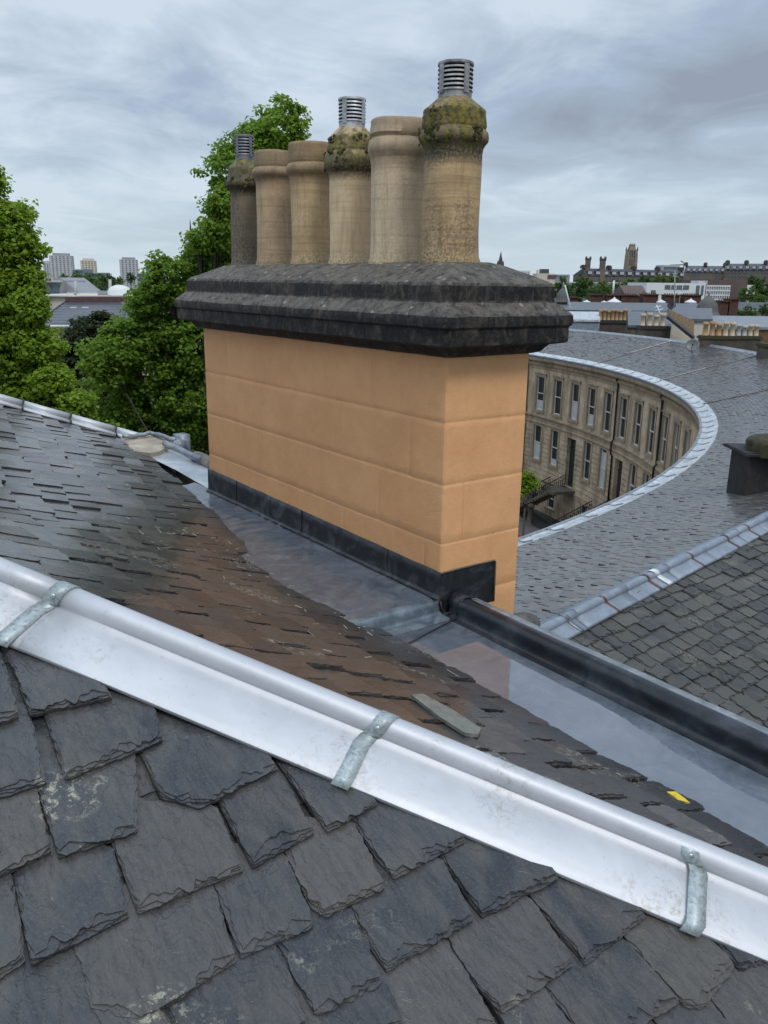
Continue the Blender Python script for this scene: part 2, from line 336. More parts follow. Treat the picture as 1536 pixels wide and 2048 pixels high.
M['leaf_yellow'] = simple('yellow leaf', (.62, .46, .02), .5, 0, .1, 30)

# ------------------------------------------------------------------ slates
def ragged(poly, ds, amp, rr, inset=0.0, tail_extra=0.0, tails=None, rough_all=1.0):
    """resample a 2-D polygon (counter-clockwise) with chipped, wandering edges; edges in tails are rougher"""
    out_ = []; n = len(poly); sd = rr.uniform(0, 99)
    for i in range(n):
        p = np.array(poly[i], float); q = np.array(poly[(i + 1) % n], float); d = q - p; L_ = np.linalg.norm(d)
        if L_ < 1e-6: continue
        k = max(1, int(L_ / ds)); nn = np.array([-d[1], d[0]]) / L_      # inward normal for ccw
        tl = tails is None or i in tails; a = amp * (1.0 if tl else .45) * rough_all; m_ = 1.0 if tl else .35
        off0 = rr.uniform(0, 50)
        mg = min(.3, (inset * m_ * 2.2 + a * 1.5) / L_)
        for j in range(k + 1):
            t = mg + (1 - 2 * mg) * j / k; env = min(1, 5 * t * (1 - t) + .2); x = t * L_
            w1 = mn.noise(Vector((x * 17 + off0, sd, 1))); w2 = mn.noise(Vector((x * 55 + off0, sd, 5))); w3 = mn.noise(Vector((x * 150, off0, sd)))
            e_ = a * (1.5 * w1 + 1.1 * w2 + .8 * w3) * env
            ins = inset * m_ * max(.05, 1 + 1.9 * w1 + 1.1 * w2)
            out_.append(tuple(p + d * t + nn * (max(-a * 1.6, e_) + ins)))
    return out_
TILT = {'v': .0}
def slate_solid(mb, poly, fr, rr, th, layers, h0, slope, vt, tone, ds, amp, inset, tails, uvo, mi=0):
    """poly: 2-D outline ccw; fr(u,v,off)->3-D; height of the top falls upslope from the tail at v=vt"""
    lh = th / layers; tx_, ty_ = rr.gauss(0, TILT['v']), abs(rr.gauss(0, TILT['v'])) ; uc_ = sum(p[0] for p in poly) / len(poly)
    for k in range(layers):
        o = ragged(poly, ds, amp, rr, inset * k, 0, tails)
        zt = lambda u, v: h0 + lh * (k + 1) - (slope + ty_) * (v - vt) + tx_ * (u - uc_)
        zb = lambda u, v: h0 + (lh * k if k else -.006) - (slope + ty_) * (v - vt) + tx_ * (u - uc_)
        top = [fr(u, v, zt(u, v)) for u, v in o]; bot = [fr(u, v, zb(u, v)) for u, v in o]; n = len(o)
        uvs = [(u + uvo[0], v + uvo[1]) for u, v in o]
        mb.face(top, tone, uvs, mi)
        for i in range(n):
            j = (i + 1) % n
            mb.face([bot[i], bot[j], top[j], top[i]], max(0, tone - .25), [uvs[i], uvs[j], (uvs[j][0], uvs[j][1] + .01), (uvs[i][0], uvs[i][1] + .01)], mi)
def clip(poly, p, n):
    """keep the side of the line through p where (x-p).n >= 0"""
    o = []; m = len(poly)
    for i in range(m):
        a = poly[i]; b = poly[(i + 1) % m]; da = (a[0] - p[0]) * n[0] + (a[1] - p[1]) * n[1]; db = (b[0] - p[0]) * n[0] + (b[1] - p[1]) * n[1]
        if da >= 0: o.append(a)
        if (da >= 0) != (db >= 0):
            t = da / (da - db); o.append((a[0] + (b[0] - a[0]) * t, a[1] + (b[1] - a[1]) * t))
    return o

# ================================================================== THE ROOF WE STAND ON
ZL, ZU = -1.668, -1.591                       # lead gutter: lower bay, upper bay (beside the stack)
TN = tan(R(25)); TF = tan(R(20)); LE = -.376
PF = onz(363, 972, ZU); PG = onz(690, 1230, ZU); KF = R(-27); gF = np.array([cos(KF), -sin(KF), 0.])
def smooth(t): t = min(1, max(0, t)); return t * t * (3 - 2 * t)
def bl(a): return smooth((a + .3) / 2.4)
def sz_xy(x, y):
    P = np.array([x, y, 0]); a = (P - A) @ h; lat = (P - A) @ g; t = bl(a)
    zn = ZL - TN * (lat - LE); zf = ZU - TF * ((P - PF) @ gF); return zn * (1 - t) + zf * t
def S_ab(a, b, off=0.0):
    """a along the eave, b metres upslope (plan) from the eave line"""
    t = bl(a); base = A + h * a; ka = g @ gF
    # b = (1-t)*(-(lat-LE)) + t*(-(base+g*lat-PF).gF)
    c0 = (1 - t) * LE - t * ((base - PF) @ gF); k = (1 - t) + t * ka
    lat = (c0 - b) / k; p = base + g * lat; p[2] = sz_xy(p[0], p[1])
    e = .01; nx = -(sz_xy(p[0] + e, p[1]) - p[2]) / e; ny = -(sz_xy(p[0], p[1] + e) - p[2]) / e; n = np.array([nx, ny, 1.]); n /= np.linalg.norm(n)
    return p + n * off
def march(px, py, fn=sz_xy, t0=.5, t1=30, n=3000):
    r = ray(px, py); last = None
    for t in np.linspace(t0, t1, n):
        p = r * t
        if p[2] <= fn(p[0], p[1]): return p
    return None
# near hip line: where the camera-side slope meets the gutter-side slope
nN = np.array([0, 0, 1.]) + TN * g; pN = W3(0, LE, ZL)
H0 = onpl(0, 1176, pN, nN); H1 = onpl(1536, 1806, pN, nN); hd = (H1 - H0) / np.linalg.norm(H1 - H0)
nV = np.cross(hd, g); nV /= np.linalg.norm(nV)
if nV[2] < 0: nV = -nV                        # normal of the near slope (courses run along g)
vup = np.cross(nV, g); vup = vup if vup[2] > 0 else -vup   # upslope direction of the near slope
def V_uv(u, v, off=0.0): return H0 + g * u + vup * v + nV * off
def V_px(px, py, off=0.0):
    p = onpl(px, py, H0 + nV * off, nV); d = p - H0; return (float(d @ g), float(d @ vup))

house = thing('slate_roof', 'wet dark slate roof in the foreground with a pale metal hip and a leaded gutter', 'roof', (0, 0, -3.0))
# ---- near slope: slates traced one by one
def z3(*pts): return [(x / 1.995, 1300 + y / 1.995) for x, y in pts]
def z4(*pts): return [(700 + x / 1.837, 1400 + y / 1.837) for x, y in pts]
TR = [  # (points: top-left, bottom-left, [tail points], bottom-right, top-right)
 z3((-330, 60), (-150, 340), (75, 255), (20, 0)), z3((-10, -60), (62, 70), (120, 250), (450, 182), (360, 60)),
 z3((-190, 300), (-100, 600), (0, 578), (186, 520), (140, 255)), z3((188, 235), (262, 507), (652, 350), (615, 190), (470, 120)),
 z3((150, 500), (235, 822), (330, 790), (552, 715), (580, 430)), z3((520, 290), (585, 430), (650, 578), (800, 625), (1112, 462), (1000, 300), (640, 180)),
 z3((-200, 600), (-90, 940), (0, 892), (205, 792), (150, 520)), z3((450, 720), (510, 920), (555, 1045), (972, 872), (872, 600), (560, 640)),
 z3((880, 580), (1010, 862), (1260, 722), (1120, 460), (1000, 470)), z3((1130, 450), (1310, 718), (1512, 606), (1420, 480), (1250, 420)),
 z3((70, 850), (95, 1100), (125, 1247), (516, 1056), (455, 760), (200, 800)), z3((850, 880), (965, 1222), (1258, 1098), (1150, 780), (900, 820)),
 z3((1140, 760), (1240, 1010), (1300, 1062), (1540, 945), (1420, 660), (1250, 720)), z3((-200, 900), (-120, 1380), (0, 1302), (108, 1226), (60, 850)),
 z3((300, 1130), (370, 1440), (500, 1488), (690, 1400), (948, 1232), (850, 900), (500, 1000)), z3((1110, 1140), (1190, 1330), (1262, 1468), (1545, 1320), (1400, 1000), (1200, 1060)),
 z3((-300, 1330), (-180, 1720), (355, 1580), (292, 1160), (100, 1200)), z3((640, 1350), (700, 1500), (790, 1700), (1235, 1500), (1105, 1140), (800, 1200)),
 z4((15, 400), (95, 560), (165, 652), (430, 512), (330, 400), (200, 360)), z4((10, 720), (80, 900), (140, 992), (462, 800), (345, 560), (100, 640)),
 z4((340, 540), (440, 720), (492, 792), (772, 650), (700, 560), (480, 480)), z4((368, 850), (470, 1040), (565, 1145), (828, 965), (680, 700), (450, 800)),
 z4((665, 690), (780, 850), (870, 968), (1092, 790), (1000, 640), (800, 600)), z4((10, 1060), (70, 1210), (130, 1340), (560, 1195), (370, 850), (100, 980)),
 z4((715, 1020), (800, 1150), (890, 1290), (1218, 1105), (1015, 850), (800, 950)), z4((1008, 840), (1180, 1050), (1240, 1120), (1298, 1132), (1418, 975), (1390, 900), (1200, 790)),
 z4((560, 1130), (640, 1290), (700, 1400), (1010, 1270), (870, 1150), (720, 1050)), z4((1325, 1060), (1440, 1230), (1530, 1340), (1800, 1180), (1640, 900), (1400, 930)),
 z4((1140, 1180), (1240, 1300), (1340, 1450), (1560, 1330), (1330, 1070), (1200, 1110)),
 z3((175, 1500), (230, 1700), (700, 1560), (640, 1400), (350, 1420)), z3((1230, 1440), (1300, 1660), (1620, 1500), (1545, 1310), (1400, 1340)),
 z4((1370, 900), (1440, 985), (1640, 930), (1560, 800), (1400, 760)),
]
mbv = MB(); rr = random.Random(11)
quads = []
ALLUV = [[V_px(x, y, .016) for x, y in pts] for pts in TR]
for ti, pts in enumerate(TR):
    uv = [V_px(x, y, .016) for x, y in pts]
    vt = min(p[1] for p in uv)
    tl, trp = uv[0], uv[-1] if len(uv) == 4 else uv[-2]
    # order bl .. br then tops; extend the head upslope beneath the course above
    tails = uv[1:-1] if len(uv) == 4 else uv[1:-2] if len(uv) > 5 else uv[1:-2]
    us = sorted(uv, key=lambda p: p[0]); quads.append(uv)
    head = [(uv[-1][0], uv[-1][1] + .06), (uv[0][0], uv[0][1] + .07)]
    poly = uv[1:-1] + head if len(uv) == 4 else uv[1:-1] + head
    poly = poly[:]
    # make it counter-clockwise
    ar = sum(poly[i][0] * poly[(i + 1) % len(poly)][1] - poly[(i + 1) % len(poly)][0] * poly[i][1] for i in range(len(poly)))
    if ar < 0: poly = poly[::-1]
    cu, cv_ = sum(p[0] for p in uv) / len(uv), sum(p[1] for p in uv) / len(uv)
    for tj, uj in enumerate(ALLUV):
        if tj == ti: continue
        vj = min(p[1] for p in uj); cj = sum(p[0] for p in uj) / len(uj)
        if abs(vj - vt) < .075 and 0 < cj - cu < .36:
            p0, p1 = uj[0], uj[1] if len(uj) < 6 else uj[1]; dx, dy = p1[0] - p0[0], p1[1] - p0[1]; L__ = hypot(dx, dy); nx_, ny_ = -dy / L__, dx / L__
            if (cu - p0[0]) * nx_ + (cv_ - p0[1]) * ny_ < 0: nx_, ny_ = -nx_, -ny_
            pc = clip(poly, (p0[0] + nx_ * .003, p0[1] + ny_ * .003), (nx_, ny_))
            if len(pc) > 2: poly = pc
    vmid = sum(p[1] for p in poly) / len(poly)
    tl_ix = [i for i in range(len(poly)) if (poly[i][1] + poly[(i + 1) % len(poly)][1]) / 2 < vmid and abs(poly[(i + 1) % len(poly)][0] - poly[i][0]) > .35 * abs(poly[(i + 1) % len(poly)][1] - poly[i][1])]
    tone = rr.choice([.15, .3, .45, .55, .65, .8, .95, .5, .35]) + rr.uniform(-.08, .08)
    slate_solid(mbv, poly, V_uv, rr, rr.uniform(.010, .015), 4, .006, .10, vt, tone, .0045, .0030, .0042, tl_ix, (ti * 1.37, ti * .71))
# the same roof carries on outside the frame
base_ = min(p[1] for q in quads for p in q)
def inframe(p):
    # rough projection test
    d = p[1] * cp - p[2] * sp; u = p[1] * sp + p[2] * cp
    X = 768 + F * (p[0] * cr - u * sr) / d; Y = 1024 - F * (p[0] * sr + u * cr) / d; return X, Y
v = -.12; k = 0
hn2 = None
while v > -3.0:
    u = -3.2
    while u < 3.4:
        wd = rr.uniform(.17, .27); uc = u + wd / 2; X, Y = inframe(V_uv(uc, v + .05))
        pt = V_uv(uc, v + .08); below = sz_xy(pt[0], pt[1]) >= pt[2] - .02
        dcam = pt[1] * cp - pt[2] * sp
        if below and dcam > .15 and -200 < X < 1740 and Y < 2300:
            poly = [(u + .003, v + .03), (u + wd - .003, v + .02), (u + wd - .003, v + .26), (u + .003, v + .26)]
            hu_, hv_ = float(hd @ g), float(hd @ vup); poly = clip(poly, (hv_ * .06, -hu_ * .06), (hv_, -hu_)) if hu_ > 0 else []
            if len(poly) > 2: slate_solid(mbv, poly, V_uv, rr, .008, 1, -.024, .03, v, rr.random() * .5, .03, .0035, 0, (0,), (u, v))
        if below and not (dcam > .15 and -110 < X < 1640 and Y < 2130):
            poly = [(u + .006, v), (u + wd - .006, v + rr.uniform(-.01, .01)), (u + wd - .01, v + .30), (u + .01, v + .30)]
            slate_solid(mbv, poly, V_uv, rr, .010, 1, .006, .085, v, rr.random(), .03, .0035, 0, (0,), (u, v))
        u += wd
    v -= .165; k += 1
o = mbv.build('near_slope_slates', M['slate_near'], house)
mb = MB()
hl0, hl1 = H0 - hd * 2.2, H0 + hd * 4.5
mb.face([hl0 - nV * .035, hl0 - vup * 4 - nV * .035, hl1 - vup * 4 - nV * .035, hl1 - nV * .035], .3)
mb.build('near_slope_underlay', M['slate_under'], house)

# ---- gutter-side slope: courses parallel to the gutter
vg0 = march(290, 886); vg1 = march(0, 806)
vd = (vg1 - vg0)[:2]; vd = vd / np.linalg.norm(vd); vn = np.array([-vd[1], vd[0]])
if (np.array([0, 3.]) - vg0[:2]) @ vn < 0: vn = -vn
hnx = np.array([-hd[1], hd[0]]); hnx = hnx / np.linalg.norm(hnx)
if (vg0[:2] - H0[:2]) @ hnx < 0: hnx = -hnx
print('verge', vg0, vg1, 'hip', H0, H1)
TILT['v'] = .026
mbs = MB(); b = .004; rr = random.Random(5); crs = 0
while b < 5.2:
    a = -3.2 + rr.uniform(0, .2); ex = rr.uniform(.15, .18)
    while a < 6.5:
        wd = rr.uniform(.16, .27)
        zt_ = S_ab(a + wd / 2, b)
        near = np.linalg.norm(zt_) < 4.5
        skip = False
        if a > .12 and zt_[2] < ZU - .02: skip = True
        if not skip and np.linalg.norm(zt_) < 12:
            hh = .27; jb = rr.uniform(-.012, .012); sk = rr.uniform(-.015, .015)
            if rr.random() < .05: jb -= .02
            poly = [(a + .004, b + jb), (a + .004 + sk * .3, b + hh), (a + wd - .005 + sk * .3, b + hh), (a + wd - .005, b + jb + sk)]
            # outline in a,b ; the frame (a,b) seen from above is left-handed here, so reverse for ccw
            poly = poly[::-1]
            def fr(u_, v_, off): return S_ab(u_, v_, off)
            # plan clip against hip and verge in a,b by dropping outside pieces
            pts2 = [S_ab(*p)[:2] for p in poly]
            dh = [(p - H0[:2]) @ hnx for p in pts2]; dv = [(p - vg0[:2]) @ vn for p in pts2]
            if max(dh) > .0 and max(dv) > .0:
                if min(dh) < 0 or min(dv) < 0:
                    # linear clip in a,b using plan distances
                    def cl2(pl, dist):
                        o_ = []
                        for i in range(len(pl)):
                            p_, q_ = pl[i], pl[(i + 1) % len(pl)]; a_, b_ = dist(p_), dist(q_)
                            if a_ >= 0: o_.append(p_)
                            if (a_ >= 0) != (b_ >= 0):
                                t_ = a_ / (a_ - b_); o_.append((p_[0] + (q_[0] - p_[0]) * t_, p_[1] + (q_[1] - p_[1]) * t_))
                        return o_
                    poly = cl2(poly, lambda p: (S_ab(*p)[:2] - H0[:2]) @ hnx)
                    if len(poly) > 2: poly = cl2(poly, lambda p: (S_ab(*p)[:2] - vg0[:2]) @ vn)
                if len(poly) > 2:
                    th = rr.uniform(.006, .010) if rr.random() > .13 else rr.uniform(.012, .018)
                    slate_solid(mbs, poly, fr, rr, th, 2 if near else 1, .004, .068, b, rr.random(), .012 if near else .03, .0034 if near else .004, .005, None, (a * 1.3 + crs, b))
        a += wd + rr.uniform(0, .004)
    b += ex; crs += 1
mbs.build('gutter_slope_slates', M['slate_wet'], house)
mb = MB()
na, nb = 30, 14
idx = {}
for i in range(na + 1):
    for j in range(nb + 1):
        p = S_ab(-3 + 9.5 * i / na, -.15 + 5.3 * j / nb, -.03); idx[i, j] = len(mb.v); mb.v.append(tuple(p))
for i in range(na):
    for j in range(nb):
        ps = [np.array(mb.v[idx[q]]) for q in ((i, j), (i + 1, j), (i + 1, j + 1), (i, j + 1))]
        if any((p[:2] - H0[:2]) @ hnx < -.02 or (p[:2] - vg0[:2]) @ vn < .02 for p in ps): continue
        mb.f.append((idx[i, j], idx[i + 1, j], idx[i + 1, j + 1], idx[i, j + 1])); mb.t.append(.3); mb.mi.append(0); mb.uv.append([(0, 0)] * 4)
mb.build('gutter_slope_underlay', M['slate_under'], house)

mb = MB(); rr = random.Random(77)
for k in range(70):
    a_, b_ = rr.gauss(.9, .8), abs(rr.gauss(.0, .35)) + .12; p = S_ab(a_, b_, .024); an = rr.uniform(0, pi); L_ = rr.uniform(.012, .06); d = h * cos(an) + g * sin(an)
    q = [p + d * L_ * t + h * .2 * L_ * sin(t * 3) for t in (-.5, 0, .5)]; q = [np.array([x[0], x[1], sz_xy(x[0], x[1]) + .022]) for x in q]; mb.tube(q, rr.uniform(.0008, .002), 4)
ds_ = mb.build('loose_straw', simple('dry straw', (.42, .38, .30), .8), None, org=S_ab(.9, .3)); ds_['kind'] = 'stuff'; ds_['label'] = 'scattered pale straw and grit lying on the brown wet slates'
mb = MB(); P_ = [march(x, y) for x, y in ((822, 1402), (846, 1400), (905, 1432), (962, 1470), (955, 1482), (930, 1480), (880, 1448))]
P_ = [p + Zv * .024 for p in P_]; mb.face(P_[::-1]); [mb.face([P_[i], P_[(i + 1) % 7], P_[(i + 1) % 7] - Zv * .012, P_[i] - Zv * .012]) for i in range(7)]
o = mb.build('pale_slate', simple('pale grey green slate', (.19, .19, .165), .45, 0, .3, 30, .6, .004), house); o['label'] = 'long pale grey slate strip among the brown wet slates'
# ---- hip capping: pale folded metal with a roll and three straps
nS = nN / np.linalg.norm(nN)
wV = np.cross(hd, nV); wV = wV if wV[2] < 0 else -wV; wV /= np.linalg.norm(wV)      # down the near slope, square to the hip
wS = np.cross(hd, nS); wS = wS if wS[2] < 0 else -wS; wS /= np.linalg.norm(wS)
nM = (nV + nS); nM /= np.linalg.norm(nM)
cap = thing('hip_capping', 'long pale folded metal capping with a rounded roll running across the foreground slates', 'roof capping', tuple(H0 + hd * 1.0))
RR = .030
sideM = wV - nM * (wV @ nM); sideM /= np.linalg.norm(sideM)
def hip_profile(lift=0.0, roll=RR, ext=.148):
    P = []
    P.append(wV * (ext + .022) + nV * (.004 + lift)); P.append(wV * (ext + .020) + nV * (.012 + lift)); P.append(wV * ext + nV * (.024 + lift)); P.append(wV * .050 + nV * (.026 + lift))
    P.append(wV * .036 + nV * (.026 + lift)); P.append(wV * .031 + nM * (.030 + lift))
    rc = nM * (.052)
    for i in range(11):
        an = R(-42 + 264 * i / 10); P.append(rc + (sideM * cos(an) + nM * sin(an)) * (roll + lift))
    P.append(wS * .040 + nS * (.026 + lift)); P.append(wS * (ext * .75) + nS * (.022 + lift)); P.append(wS * (ext * .75 + .012) + nS * (.004 + lift))
    return P
def sweep_hip(mb, s0, s1, prof, n=1, tone=.5, thick=None):
    rows = []
    for i in range(n + 1):
        o = H0 + hd * (s0 + (s1 - s0) * i / n); rows.append([o + p for p in prof])
    b0 = len(mb.v); k = len(prof)
    for r_ in rows: mb.v.extend([tuple(p) for p in r_])
    for i in range(n):
        for j in range(k - 1):
            mb.f.append((b0 + i * k + j, b0 + i * k + j + 1, b0 + (i + 1) * k + j + 1, b0 + (i + 1) * k + j)); mb.t.append(tone); mb.mi.append(0); mb.uv.append([(0, 0)] * 4)
SP = [((ray(95, 1215)), 95, 1240), (None, 745, 1500), (None, 1385, 1775)]
def hip_s(px, py):
    # s of the hip point under an image column
    best = min(np.linspace(-3, 5, 4001), key=lambda s: abs(inframe(H0 + hd * s + nM * .05)[0] - px) if (H0 + hd * s)[1] > .2 else 9e9); return best
s1, s2, s3 = hip_s(128, 0), hip_s(768, 0), hip_s(1385, 0); print('strap s', s1, s2, s3)
secs = [(-1.6, s1 + .03), (s1 + .005, s3 + .01), (s3 - .02, 4.2)]
secs = [(-1.9, s1 + .012), (s1 - .005, s3 + .35), (s3 + .33, 4.2)]
for i, (a0, a1) in enumerate(secs):
    mb = MB(); sweep_hip(mb, a0, a1, hip_profile(.0015 * i), 12)
    o = mb.build('capping_length', M['alu'], cap); autosmooth(o, 30)
    md = o.modifiers.new('thickness', 'SOLIDIFY'); md.thickness = .0016; md.offset = 0
for i, ss in enumerate((s1, s2, s3)):
    mb = MB(); pr = hip_profile(.0045, RR, .166)
    pr = pr[1:-2]; wdt = .022; sk = hd * (.0 if i else 0)
    rows = []
    wave = [0, 0, .0, .0, .0] 
    nS_ = 1
    for sgn in (-1, 1):
        rr_ = []
        for j, p in enumerate(pr):
            t = j / (len(pr) - 1); drift = (-.045 + .075 * t) if i < 2 else (.018 * sin(t * 9) - .0)
            rr_.append(H0 + hd * (ss + sgn * wdt + drift) + p + (nV * .010 * sin(t * 7) if i == 2 else 0))
        rows.append(rr_)
    b0 = len(mb.v); kk = len(pr)
    for r_ in rows: mb.v.extend([tuple(p) for p in r_])
    for j in range(kk - 1): mb.f.append((b0 + j, b0 + j + 1, b0 + kk + j + 1, b0 + kk + j)); mb.t.append(.5); mb.mi.append(0); mb.uv.append([(0, 0)] * 4)
    st = mb.build('strap', M['zinc'], cap); autosmooth(st, 30); tag(st, ['weathered grey strap at the left joint of the capping', 'weathered grey strap at the middle of the capping', 'buckled grey strap with a gap behind it on the right'][i])
    md = st.modifiers.new('thickness', 'SOLIDIFY'); md.thickness = .003; md.offset = 0
    rb = MB(); j = 7; p = (rows[0][j] + rows[1][j]) / 2; p2 = p + sideM * .001
    dirn = (p - (H0 + hd * ((p - H0) @ hd) + nM * .052)); dirn /= np.linalg.norm(dirn)
    rb.tube([p, p + dirn * .0035, p + dirn * .0048], [.0075, .0072, .004], 14); rv = rb.build('rivet', M['rivet'], None, True, org=ORG[cap.name]); rv.parent = st; rv.location = (0, 0, 0)

# ---- lead gutter, step, parapet roll (all part of the same roof)
from mathutils import noise as mn
def fbm(p, s, o=3):
    v_ = 0; a_ = 1; q = Vector(p) * s
    for _ in range(o): v_ += a_ * mn.noise(q); q = q * 2.1; a_ *= .5
    return v_
def sheet(name, a0, a1, l0, l1, z, mat, na=40, nl=14, amp=.002, folds=(), par=house, zf=None):
    mb = MB(); b_ = {}
    for i in range(na + 1):
        for j in range(nl + 1):
            a = a0 + (a1 - a0) * i / na; l = l0 + (l1 - l0) * j / nl; zz = z + amp * fbm((a, l, 0), 5)
            for (fa, fw, fh, sk) in folds:
                d = (a + l * sk - fa) / fw
                zz += fh * exp(-d * d)
            if zf: zz += zf(a, l)
            b_[i, j] = len(mb.v); mb.v.append(tuple(W3(a, l, zz)))
    for i in range(na):
        for j in range(nl):
            mb.f.append((b_[i, j], b_[i, j + 1], b_[i + 1, j + 1], b_[i + 1, j])); mb.t.append(.5); mb.mi.append(0); mb.uv.append([(0, 0)] * 4)
    o = mb.build(name, mat, par, True); return o
sheet('gutter_lower_bay', -4.2, .03, -.62, .06, ZL, M['lead_gutter'], 60, 12, .0015)
def edge_lift(a, l): return .016 * smooth((a - 2.9) / .14) * 0 + .010 * smooth((l + .03) / .03)
sheet('gutter_upper_bay', .035, 3.05, -1.1, .0, ZU, M['lead_gutter'], 260, 16, .003,
      [(1.62, .016, .011, .10), (1.74, .03, .006, .2), (1.86, .015, .009, .05), (1.98, .04, .005, -.1), (2.2, .03, .004, .1)], zf=lambda a, l: .012 * smooth((l + .03) / .03) - .004 * smooth((.10 - a) / .1))
mb = MB()   # the step between the two bays, with a rounded nosing and an apron
for i in range(24):
    l0_, l1_ = -.75 + .75 * i / 24, -.75 + .75 * (i + 1) / 24
    def st(l):
        w_ = .003 * fbm((l, 0, 3), 9); P = [(.05, .0), (.03, .0), (.015, -.003), (.005, -.012), (0, -.025), (-.004, -.055), (-.008, -.066), (-.02, -.0735), (-.085, -.0745), (-.092, -.0765)]
        return [W3(a_ + w_, l, ZU + z_ + .001) for a_, z_ in P]
    p0, p1 = st(l0_), st(l1_)
    for j in range(len(p0) - 1): mb.face([p0[j], p0[j + 1], p1[j + 1], p1[j]])
mb.build('gutter_step', lead('step lead', (.075, .095, .115), (.13, .165, .195), (.22, .26, .29), .25, .45, .3, 2.), house, True, merge=True)
mb = MB()   # roll and ledge
RC, RZ, RW = .082, -1.616, .049
pa = [(-.010, ZL + .002), (.018, ZL + .004), (.030, ZL + .014), (.034, RZ)]
prof = [(l, z) for l, z in pa] + [(RC - RW * cos(t), RZ + RW * sin(t)) for t in [R(x) for x in range(10, 171, 16)]] + [(.134, -1.606), (.142, -1.598), (.200, -1.604), (.208, -1.612), (.210, -1.70), (.212, -9.0)]
NR = 90
def rollpt(a, l, z):
    wv = .004 * fbm((a, 0, 1), 1.6) ; k_ = 1 + .05 * fbm((a, 5, 1), 4); up_ = .0 
    if a > -.10: up_ = 0
    return W3(a, l + wv, (z - RZ) * (k_ if z > RZ else 1) + RZ + up_)
rows = []
for i in range(NR + 1):
    a = -4.2 + 4.16 * i / NR; rows.append([rollpt(a, l, z) for l, z in prof])
b0 = 0; kk = len(prof)
for r_ in rows: mb.v.extend([tuple(p) for p in r_])
for i in range(NR):
    for j in range(kk - 1): mb.f.append((i * kk + j, (i + 1) * kk + j, (i + 1) * kk + j + 1, i * kk + j + 1)); mb.t.append(.5); mb.mi.append(1 if 14 <= j <= 16 else (2 if j > 16 else 0)); mb.uv.append([(0, 0)] * 4)
o = mb.build('parapet_roll', [M['lead_roll'], M['lead_light'], simple('outer wall stone', (.16, .14, .11), .85, 0, .3, 3, .5, .02)], house); autosmooth(o, 50)
mb = MB()   # where the roll turns up against the stack
mb.tube([W3(-.10, .088, RZ + .000), W3(-.05, .090, RZ + .006), W3(-.02, .094, RZ + .014), W3(.012, .098, RZ + .02)], [.0545, .057, .050, .044], 16)
mb.build('roll_end', M['lead_dark'], house, True)
mb = MB()   # black cable lying over the roll and gutter
cp_ = [W3(-.003, -.03, ZU - .005), W3(-.03, .0, ZL + .055), W3(-.055, .02, ZL + .02), W3(-.09, .033, ZL + .03), W3(-.115, .06, RZ + .052), W3(-.13, .10, RZ + .058), W3(-.135, .15, -1.605)]
wire = MB(); wire.tube([W3(-.012, -.008, ZU + .0), W3(-.02, -.005, ZL + .04), W3(-.035, .01, ZL + .012), W3(-.06, .03, ZL + .016), W3(-.085, .036, ZL + .04), W3(-.10, .055, RZ + .050), W3(-.108, .085, RZ + .0575), W3(-.11, .12, RZ + .048), W3(-.10, .150, -1.577), W3(-.09, .185, -1.583)], .0045, 6)
wire.tube([W3(-.085, .036, ZL + .040), W3(-.11, .01, ZL + .008), W3(-.14, -.12, ZL + .006), W3(-.17, -.24, ZL + .006), W3(-.20, -.36, ZL + .006)], .0035, 6)
cb = wire.build('cable', simple('black cable', (.014, .014, .015), .5), None, True, org=W3(-.08, 0, ZL)); tag(cb, 'thin black cable looped round the dark roll at the foot of the orange stack', 'cable')
# rainwater standing in the lower bay
wp = [onz(x, y, ZL + .004) for x, y in ((905, 1262), (960, 1283), (985, 1297), (1011, 1304), (1045, 1322), (1100, 1351), (1125, 1368), (1150, 1378), (1200, 1410), (1240, 1432), (1300, 1471), (1345, 1502), (1400, 1534), (1460, 1570), (1536, 1610), (1640, 1668))]
rr = random.Random(3); edge = []
for i in range(len(wp) - 1):
    for k in range(12):
        t = k / 12; p = wp[i] * (1 - t) + wp[i + 1] * t; edge.append(p + g * rr.uniform(-.004, .004) + g * .006 * mn.noise(Vector(p * 12)))
edge.append(W3(-4.1, .0, ZL + .004))
mb = MB()
for i in range(len(edge) - 1):
    e0, e1 = edge[i], edge[i + 1]; a0, a1 = (e0 - A) @ h, (e1 - A) @ h
    mb.face([W3(a0, -.60, ZL + .004), e0, e1, W3(a1, -.60, ZL + .004)])
mb.build('rainwater', M['water'], None, True, merge=True)['kind'] = 'structure'
mb = MB(); q0 = onz(1322, 1592, ZL + .008)
lf = [onz(x + 16, y - 8, ZL + .025) for x, y in ((1318, 1591), (1335, 1594), (1352, 1602), (1366, 1612), (1358, 1616), (1340, 1613), (1326, 1603))]
mb.face([tuple(p + np.array([0, 0, .006 * sin(i * 1.7)])) for i, p in enumerate(lf)]); cc_ = sum(lf) / len(lf)
for i in range(len(lf)):
    j = (i + 1) % len(lf); p0, p1 = lf[i] + Zv * .006 * sin(i * 1.7), lf[j] + Zv * .006 * sin(j * 1.7); mb.face([p0 - Zv * .0015, p1 - Zv * .0015, p1, p0])
tag(mb.build('fallen_leaf', M['leaf_yellow'], None, org=lf[0]), 'small yellow leaf at the slate edge of the wet gutter', 'leaf')

